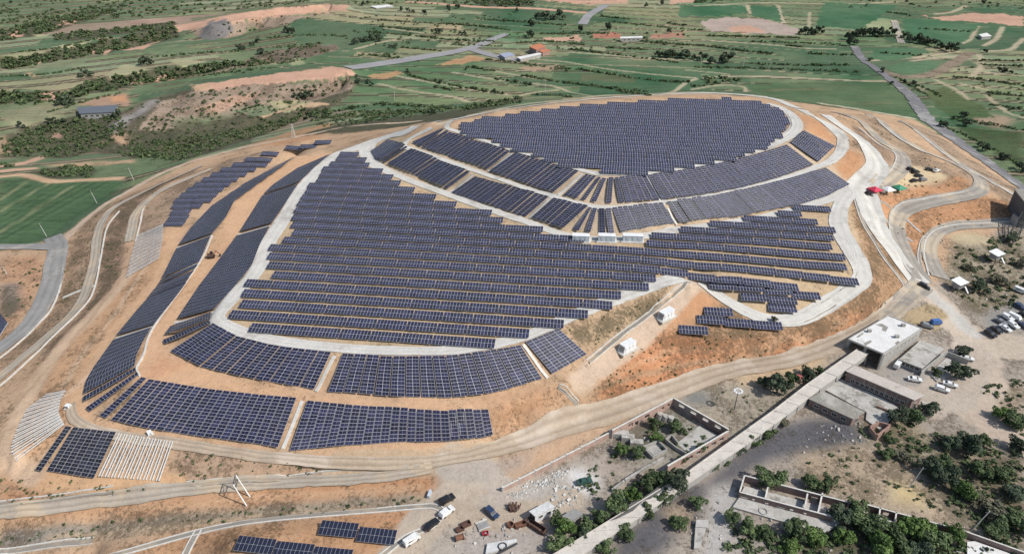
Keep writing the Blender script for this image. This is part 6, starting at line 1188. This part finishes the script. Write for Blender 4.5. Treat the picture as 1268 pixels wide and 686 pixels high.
for t in ((962,486,11,9,2,'big dark round tree left of the gallery near the red hut'), (978,478,8,7.5,0,'dark tree between the big round one and the red hut'), (1000,470,8,6.5,2,'dark tree behind the red hut beside the gallery'), (945,478,6,5,2,'smaller dark tree at the left of the big round one'), (1013,465,5,4.5,0,'small tree right of the red hut near the gallery'),
          (1108,522,9,6.5,2,'dark tree at the right end of the low courtyard'), (1126,520,9,6.5,0,'round tree at the end of the long brick hall'), (1147,512,8,6,2,'tree at the road edge beyond the long brick hall'), (1187,468,12,7.5,2,'wide dark tree in the yard near the pair of white cars'), (1192,440,8,5,2,'bush like tree behind the garden wall'), (1160,465,6,4,0,'small tree at the shaded yard corner'),
          (1212,362,11,8,2,'large dark grey green tree behind the stilt hut'), (1236,352,9,5,3,'olive bush right of the large dark tree'), (1250,300,8,6,2,'dark tree under the lattice trestle'), (1196,334,6,3.5,3,'olive bush between the two stilt huts'), (1262,330,8,4.5,3,'olive bush at the right edge under the trestle'),
          (770,562,5.5,5,1,'bright tree in the left corner of the brick ruin'), (790,566,6,5.5,0,'darker tree beside the bright one in the brick ruin'), (812,530,6,5.5,0,'tree by the pale tanks inside the brick ruin'), (838,533,7,5.5,0,'tree in the middle of the brick ruin'), (812,546,6,4,1,'bright low tree behind the inner walls of the brick ruin'),
          (760,634,10,8,0,'large green tree left of the gallery tar patch'), (780,620,8,7,1,'bright green tree along the left of the gallery'), (798,606,8,6.5,0,'green tree between gallery and low broken wall'), (815,600,8,7,0,'green tree just before the big one on the gallery'), (838,606,11,9,2,'big dark tree overhanging the gallery in its middle'), (745,645,7,6,0,'tree between the grey shed and the gallery'), (728,655,7,5.5,0,'tree in front of the grey shed'), (700,662,8,6.5,1,'bright tree in front of the white shed'), (688,650,6,5,0,'tree at the corner of the white shed'), (690,680,8,6,0,'tree at the lower edge left of the gallery'), (720,668,6,5,2,'dark small tree against the gallery foot'),
          (845,572,5,3.8,0,'bush against the gallery beside the ruin corner'), (868,558,5,3.8,0,'second bush against the gallery beside the ruin'), (930,548,7,4.5,0,'green bush right of the gallery by the coal ground'), (946,538,6,4,0,'second green bush right of the gallery by the coal ground'), (915,562,5,3.5,2,'dark small bush right of the gallery'), (970,527,5,3,3,'olive bush near the corner of the mossy roof'), (880,582,6,3.5,0,'low bush at the gallery near the coal track'), (800,640,7,5,0,'tree right of the tar patch below the gallery'), (820,622,8,5,0,'tree right of the gallery in front of the big dark one'), (775,665,7,5,0,'bush right of the gallery near the bottom'), (750,680,7,5,0,'tree right of the gallery at the bottom edge'), (840,650,7,4.5,0,'bush on the coal ground above the broken slab'), (864,628,6,4.5,0,'bush between gallery and broken slab'),
          (946,600,9,6,0,'tree behind the left room of the bottom ruin'), (963,601,8,6,0,'tree behind the middle room of the bottom ruin'), (1004,606,8,5,0,'tree behind the right rooms of the bottom ruin'), (1022,604,8,5.5,0,'second tree behind the right rooms of the bottom ruin'), (905,645,7,5,0,'tree at the left front corner of the bottom ruin'), (925,655,8,5,0,'tree in front of the bottom ruin floor, left'), (945,660,7,4,0,'low tree in front of the bottom ruin floor, middle'), (985,662,10,5.5,0,'tree in front of the bottom ruin floor, right'), (1008,672,9,5.5,1,'bright tree near the right front of the bottom ruin'), (978,684,8,4.5,1,'bright bush at the bottom edge below the ruin'),
          (1042,650,10,7,2,'dark tree between the two roofless ruins'), (1056,636,8,6,0,'tree at the gap between the two roofless ruins'), (1070,655,11,7.5,0,'large tree covering the left of the overgrown ruin'), (1086,676,11,7.5,1,'bright tree at the bottom left of the overgrown ruin'), (1040,668,8,6,1,'bright tree at the bottom between the ruins'), (1122,662,9,7,1,'bright green tree growing inside the overgrown ruin'), (1142,664,9,7,1,'second bright green tree inside the overgrown ruin'), (1110,680,11,7,0,'dark tree in front of the overgrown ruin'), (1160,680,11,6.5,0,'dark tree at the bottom in front of the ruin wall'), (1178,668,8,6,1,'bright tree beside the pale floor of the ruin'), (1135,690,10,6,2,'dark tree at the bottom edge of the overgrown ruin'),
          (1195,556,13,8.5,2,'largest dark tree on the right waste ground'), (1172,553,9,6,2,'tree left of the largest dark one on the waste ground'), (1218,552,7,5,0,'tree right of the largest dark one on the waste ground'), (1256,528,12,6,0,'green trees at the bend of the dirt road'), (1262,560,9,6,2,'dark tree at the right edge below the dirt road'), (1240,518,8,5,1,'bright bush on the inside of the dirt road bend'), (1150,588,10,6.5,2,'dark tree behind the yellow dry patch'), (1168,598,11,7.5,2,'taller dark tree right of the yellow patch'), (1186,610,9,6.5,1,'bright tree below the taller dark one'), (1160,580,9,6,0,'tree above the yellow patch'), (1215,590,10,6,0,'tree in the middle of the right waste ground'), (1240,594,9,5.5,0,'tree near the right edge of the waste ground'), (1210,622,9,4.5,3,'olive bush in the lower waste ground'), (1236,640,10,5,3,'olive bush left of the lower right corner'), (1256,655,11,6,0,'tree above the lower right corner'), (1230,662,9,4.5,0,'green bush above the pale floor in the corner'), (1115,568,8,4,3,'olive bush between coal ground and waste ground'), (1095,565,7,3.5,0,'low bush at the end of the coal ground'), (1102,548,5,3,0,'small bush near the roofless outhouse'), (1255,616,9,5,2,'dark bush at the right edge of the waste ground'),
          (959,399,4,3.4,3,'small pale green tree on the bend of the white loop road')):
    tree(*t)
def group_trees(pts, w_, h, tone, label, grp):
    for x, y in pts: s = random.uniform(.8, 1.25); tree(x, y, w_ * s, h * s * random.uniform(.85, 1.15), tone, label, grp)
group_trees([(992,43),(997,43.5),(1003,43.5),(1009,43.5),(1014,42.5)], 9, 9, 2, 'dark tree of the dense clump standing alone in the far striped fields', 'clump in the striped fields')
group_trees([(1050,50),(1056,47),(1062,46),(1069,46),(1076,46),(1083,46),(1090,46),(1097,45),(1104,45),(1052,57),(1060,56)], 10, 10, 2, 'dark tree of the long far row beside the yellow field', 'row beside the yellow field')
group_trees([(1119,48),(1124,50),(1130,53),(1136,54),(1142,55),(1150,56),(1157,58),(1164,61),(1171,63),(1178,65)], 10, 8, 2, 'dark tree of the line curving from the far road to the brown track', 'curving tree line')
group_trees([(815,71),(821,71),(827,72),(833,72),(839,72),(845,73),(851,73),(859,74),(870,76),(880,79),(896,79),(901,78)], 10, 8, 2, 'dark tree of the thick row above the summit in the strip fields', 'row above the summit')
group_trees([(664,23),(670,24),(676,25),(682,25),(688,25),(693,24)], 10, 9, 2, 'dark tree of the grove below the pale pink road', 'grove below the pink road')
group_trees([(656,33),(660,33),(655,46),(658,48),(718,40),(752,38),(755,38),(828,42),(800,10),(820,7)], 7, 8, 2, 'dark tree standing alone among the far middle fields', 'lone trees in the middle fields')
group_trees([(440,56),(446,53),(453,52),(460,51),(466,50),(470,52)], 8, 7, 2, 'dark tree of the grove left of the round far field', 'grove left of the round field')
group_trees([(484,60),(490,60),(540,42),(546,42),(570,44),(575,44),(497,14),(505,16),(512,17),(525,18),(556,15),(568,11),(555,11),(450,8),(456,6),(640,16)], 7, 6.5, 2, 'dark tree scattered along the terraces left of the farmhouse', 'terrace trees')
group_trees([(461,107),(456,104),(506,92),(504,90),(443,103),(442,97),(612,116),(545,104),(578,87)], 5, 4.5, 2, 'small dark tree on the earth bank by the grey valley road', 'trees on the earth bank')
group_trees([(366,122),(372,122),(378,122),(383,121)], 7, 6, 2, 'dark tree of the clump on the small field by the spoil bank', 'clump by the spoil bank')
group_trees([(356,41),(361,42)], 9, 9, 2, 'big dark tree of the pair below the upper red bank', 'pair below the red bank')
group_trees([(296,62),(303,62),(312,58),(320,53),(325,67),(176,81),(182,80),(188,80),(100,96),(106,95),(112,95),(78,130),(83,129),(70,131),(90,128)], 8, 6.5, 2, 'dark tree on the terraces of the gully in the upper left', 'gully terrace trees')
group_trees([(26,158),(142,147),(147,143),(65,154),(80,152)], 6, 5, 2, 'dark tree beside the pale fields at the gully rim', 'gully rim trees')
group_trees([(480,173),(532,143),(538,142),(120,196)][1:3], 5, 4.5, 2, 'dark tree just outside the western rim of the summit', 'rim trees')
group_trees([(1214,183),(1220,188),(1238,196),(1243,198),(1262,210),(1266,214),(1195,156),(1168,158)], 7, 5.5, 2, 'dark bushy tree on the far side of the coal road', 'trees along the coal road')
group_trees([(1092,90),(1076,76),(1104,105),(1131,107),(1119,103),(1244,90),(1238,90),(1252,92),(1219,66),(1217,6),(1195,146)], 6, 5, 2, 'lone dark tree among the far right fields', 'lone trees in the right fields')
# hedges and bushes nobody could count
BV = []
BUSH = [leaves(4, 22, 500 + i, .34, .6) for i in range(8)]
def bush(x, y, r):
    b = BUSH[random.randrange(8)]; a = random.uniform(0, 6.28); c, s = math.cos(a), math.sin(a); q = b.copy(); q[..., 0] = b[..., 0] * c - b[..., 1] * s; q[..., 1] = b[..., 0] * s + b[..., 1] * c; q = q * (r, r, r * random.uniform(.6, .9)); q += (x, y, float(Z(x, y)) - .12 * r); BV.append(q)
def hedge(pts, r, gap=.9, wob=.8, miss=.12):
    P = smooth(gline(pts), r * gap)
    for p in P:
        if random.random() > miss: bush(p[0] + random.gauss(0, wob * r * .6), p[1] + random.gauss(0, wob * r * .6), r * random.uniform(.55, 1.3))
def thicket(poly, n, r):
    a = np.array(poly, float); lo, hi = a.min(0), a.max(0); X = rng.uniform(lo[0], hi[0], n * 6); Y = rng.uniform(lo[1], hi[1], n * 6); s = np.where(inpoly(X, Y, poly))[0][:n]
    if len(s): 
        G = ground(X[s], Y[s])
        for p in G: bush(p[0], p[1], r * random.uniform(.5, 1.4))
for q in ([(578,83),(596,86),(615,89)], [(505,93),(544,103),(596,112),(625,117)], [(613,98),(660,106)], [(551,29.5),(600,34),(631,38)], [(499,59),(525,62),(547,64)], [(457,69),(478,71),(497,73)], [(734,89),(752,92),(770,95),(813,100.6),(853,103)], [(646,94),(682,100),(737,107.6),(772,113.6),(806,119)], [(751,60),(803,62)], [(796,52),(830,55),(860,57)], [(744,21),(779,24)], [(827,29.5),(848,32)], [(707,62),(724,64),(740,66)], [(850,56),(876,58),(916,63),(957,67.7)], [(926,79),(945,80),(1006,81.5),(1051,81)], [(1004,67),(1056,68.5)], [(975,57),(994,59)],
          [(875,45),(920,46),(965,47),(990,48)], [(1218,81),(1245,82),(1268,83)], [(1183,96),(1221,100),(1268,107)], [(1223,115),(1245,118),(1268,120)], [(1177,148),(1191,150),(1220,154),(1245,158),(1268,162)], [(1085,46),(1110,46)], [(1100,16),(1130,20)], [(474,34),(523,38)], [(520,46),(560,50),(610,52)], [(670,43),(718,42),(750,42)], [(780,47),(800,48)], [(640,54),(680,52),(720,56)], [(700,32),(650,28),(600,25)], [(455,40),(500,44),(540,47)], [(690,84),(734,89)], [(880,97),(900,98)], [(640,128),(600,133),(570,138)], [(560,112),(540,108)]): hedge(q, 2.3, .75, .6, .06)
for q in ([(690,60),(760,68),(840,78)], [(860,84),(960,86),(1060,90)], [(700,102),(760,110),(800,114)], [(600,74),(650,80),(700,88)], [(930,52),(1000,54),(1040,56)], [(760,28),(840,36),(870,38)], [(560,56),(620,58)], [(470,25),(540,30),(600,33)], [(445,69),(490,68)], [(1140,36),(1200,40)], [(1090,66),(1150,70)], [(1225,130),(1268,136)], [(1215,75),(1268,76)], [(330,48),(390,44),(430,46)], [(340,60),(400,54)], [(280,84),(330,79),(380,74)], [(190,72),(250,66),(300,64)], [(20,66),(80,58),(130,46)], [(0,96),(60,92),(110,84)], [(230,96),(280,91),(340,84)], [(60,140),(100,128),(150,116)], [(170,100),(230,92)], [(300,10),(380,3)], [(20,24),(90,14),(140,8)]): hedge(q, 2.0, .85, .9, .2)
for q, r in (([(372,142),(420,138),(470,130),(520,132),(560,135),(600,130),(645,122)], 2.6), ([(380,146),(440,144),(500,140),(545,139)], 2.4), ([(660,118),(690,119),(706,121)], 1.8), ([(872,100),(890,101),(919,100)], 3), ([(858,108),(890,104)], 2.2), ([(1170,158),(1200,170),(1240,190),(1262,205)], 1.3), ([(1110,96),(1150,120)], 1.2), ([(1132,105),(1150,112),(1165,120)], 1.6), ([(95,150),(60,158),(30,165)], 2.4), ([(62,216),(90,212),(115,214)], 2.2), ([(150,190),(200,196),(235,196)], 2.2), ([(0,205),(20,208)], 2)): hedge(q, r, .7, 1.2)
TH = [(GULLY[1], 260, 3), (GULLY[2], 300, 3), ([(67,43),(168,33),(218,28),(218,36),(151,42),(100,50),(67,50)], 130, 3), ([(0,40),(40,28),(90,18),(140,12),(160,6),(120,22),(60,40),(0,52)], 170, 3.4), ([(10,171),(84,146),(150,141),(160,160),(134,182),(84,196),(0,194)], 330, 2.0), ([(160,178),(220,172),(300,160),(380,140),(410,134),(330,165),(240,196),(160,196)], 420, 1.8), (GULLY[0], 380, 1.5), ([(40,214),(85,206),(118,208),(112,220),(60,220)], 60, 2), ([(380,146),(440,138),(540,132),(545,140),(480,150),(400,158)], 170, 2.0), ([(320,66),(380,56),(415,56),(418,62),(380,72),(330,80),(280,88),(300,76)], 90, 2), ([(245,35),(310,25),(350,20),(420,17),(340,33),(262,50)], 25, 1.8), ([(245,112),(430,100),(442,106),(380,128),(280,150),(200,165),(172,160)], 110, 1.7), ([(0,0),(430,0),(200,22),(0,30)], 300, 2.8), ([(430,0),(660,0),(640,10),(560,6),(430,6)], 70, 3), ([(640,30),(860,30),(860,66),(640,60)], 70, 1.8), ([(430,20),(640,18),(640,50),(470,60),(430,50)], 150, 1.9), ([(1050,0),(1268,0),(1268,14),(1050,10)], 40, 2.4), ([(1180,60),(1268,85),(1268,150),(1190,110)], 40, 1.6), ([(582,0),(660,0),(660,8),(600,8)], 70, 3.4), ([(860,0),(900,0),(890,4),(860,4)], 30, 3)]
for p, n, r in TH: thicket(p, n, r)
for p, n, r in (([(1110,545),(1160,535),(1268,560),(1268,690),(1200,655),(1150,600)], 190, 1.15), ([(900,690),(905,650),(1000,668),(1060,640),(1190,672),(1268,690)], 160, 1.3), ([(1060,525),(1120,515),(1150,540),(1100,560),(1070,545)], 50, .9), ([(985,565),(1060,548),(1120,560),(1190,640),(1060,622)], 70, .7), ([(1180,300),(1268,290),(1268,390),(1225,385),(1200,375),(1170,345)], 130, 1.2), ([(1210,480),(1268,470),(1268,540),(1240,515)], 50, 1.0), ([(905,556),(960,524),(975,528),(930,560),(885,585)], 30, .9), ([(760,560),(830,520),(880,540),(830,580)], 26, .9), ([(705,600),(760,560),(775,590),(740,620)], 26, .9), ([(680,680),(760,630),(830,590),(838,598),(770,650),(720,690)], 70, 1.1), ([(870,480),(990,460),(1010,470),(910,545)], 26, .6),
              ([(770,440),(830,408),(980,420),(1100,372),(1060,405),(930,445),(850,470),(740,492)], 130, .5), ([(0,590),(200,604),(90,622),(0,628)], 40, .6), ([(218,548),(350,572),(420,586),(225,598)], 36, .6), ([(0,655),(200,640),(520,614),(530,626),(250,650),(0,680)], 70, .6), ([(128,290),(200,228),(160,300),(152,340),(80,415),(30,470),(104,385)], 60, .6), ([(104,272),(140,262),(120,330),(92,388),(40,440),(60,400),(84,310)], 40, .6), ([(1060,140),(1150,195),(1195,222),(1100,262),(1110,186)], 40, .6), ([(1110,264),(1268,250),(1268,270),(1146,295),(1138,330),(1108,290)], 40, .6), ([(700,410),(850,350),(735,430)], 25, .5), ([(0,318),(56,320),(50,360),(0,420)], 40, .7)): thicket(p, n, r)
AV = np.concatenate(BV); nq = len(AV)
o = link(mesh_np('hedgerow_bushes', AV.reshape(-1, 3), np.arange(nq * 4).reshape(-1, 4), LEAF[0]), 'hedgerow_bushes'); o['kind'] = 'stuff'; tag(o, 'dark bushes of the hedgerows, gullies and waste ground', 'bushes')
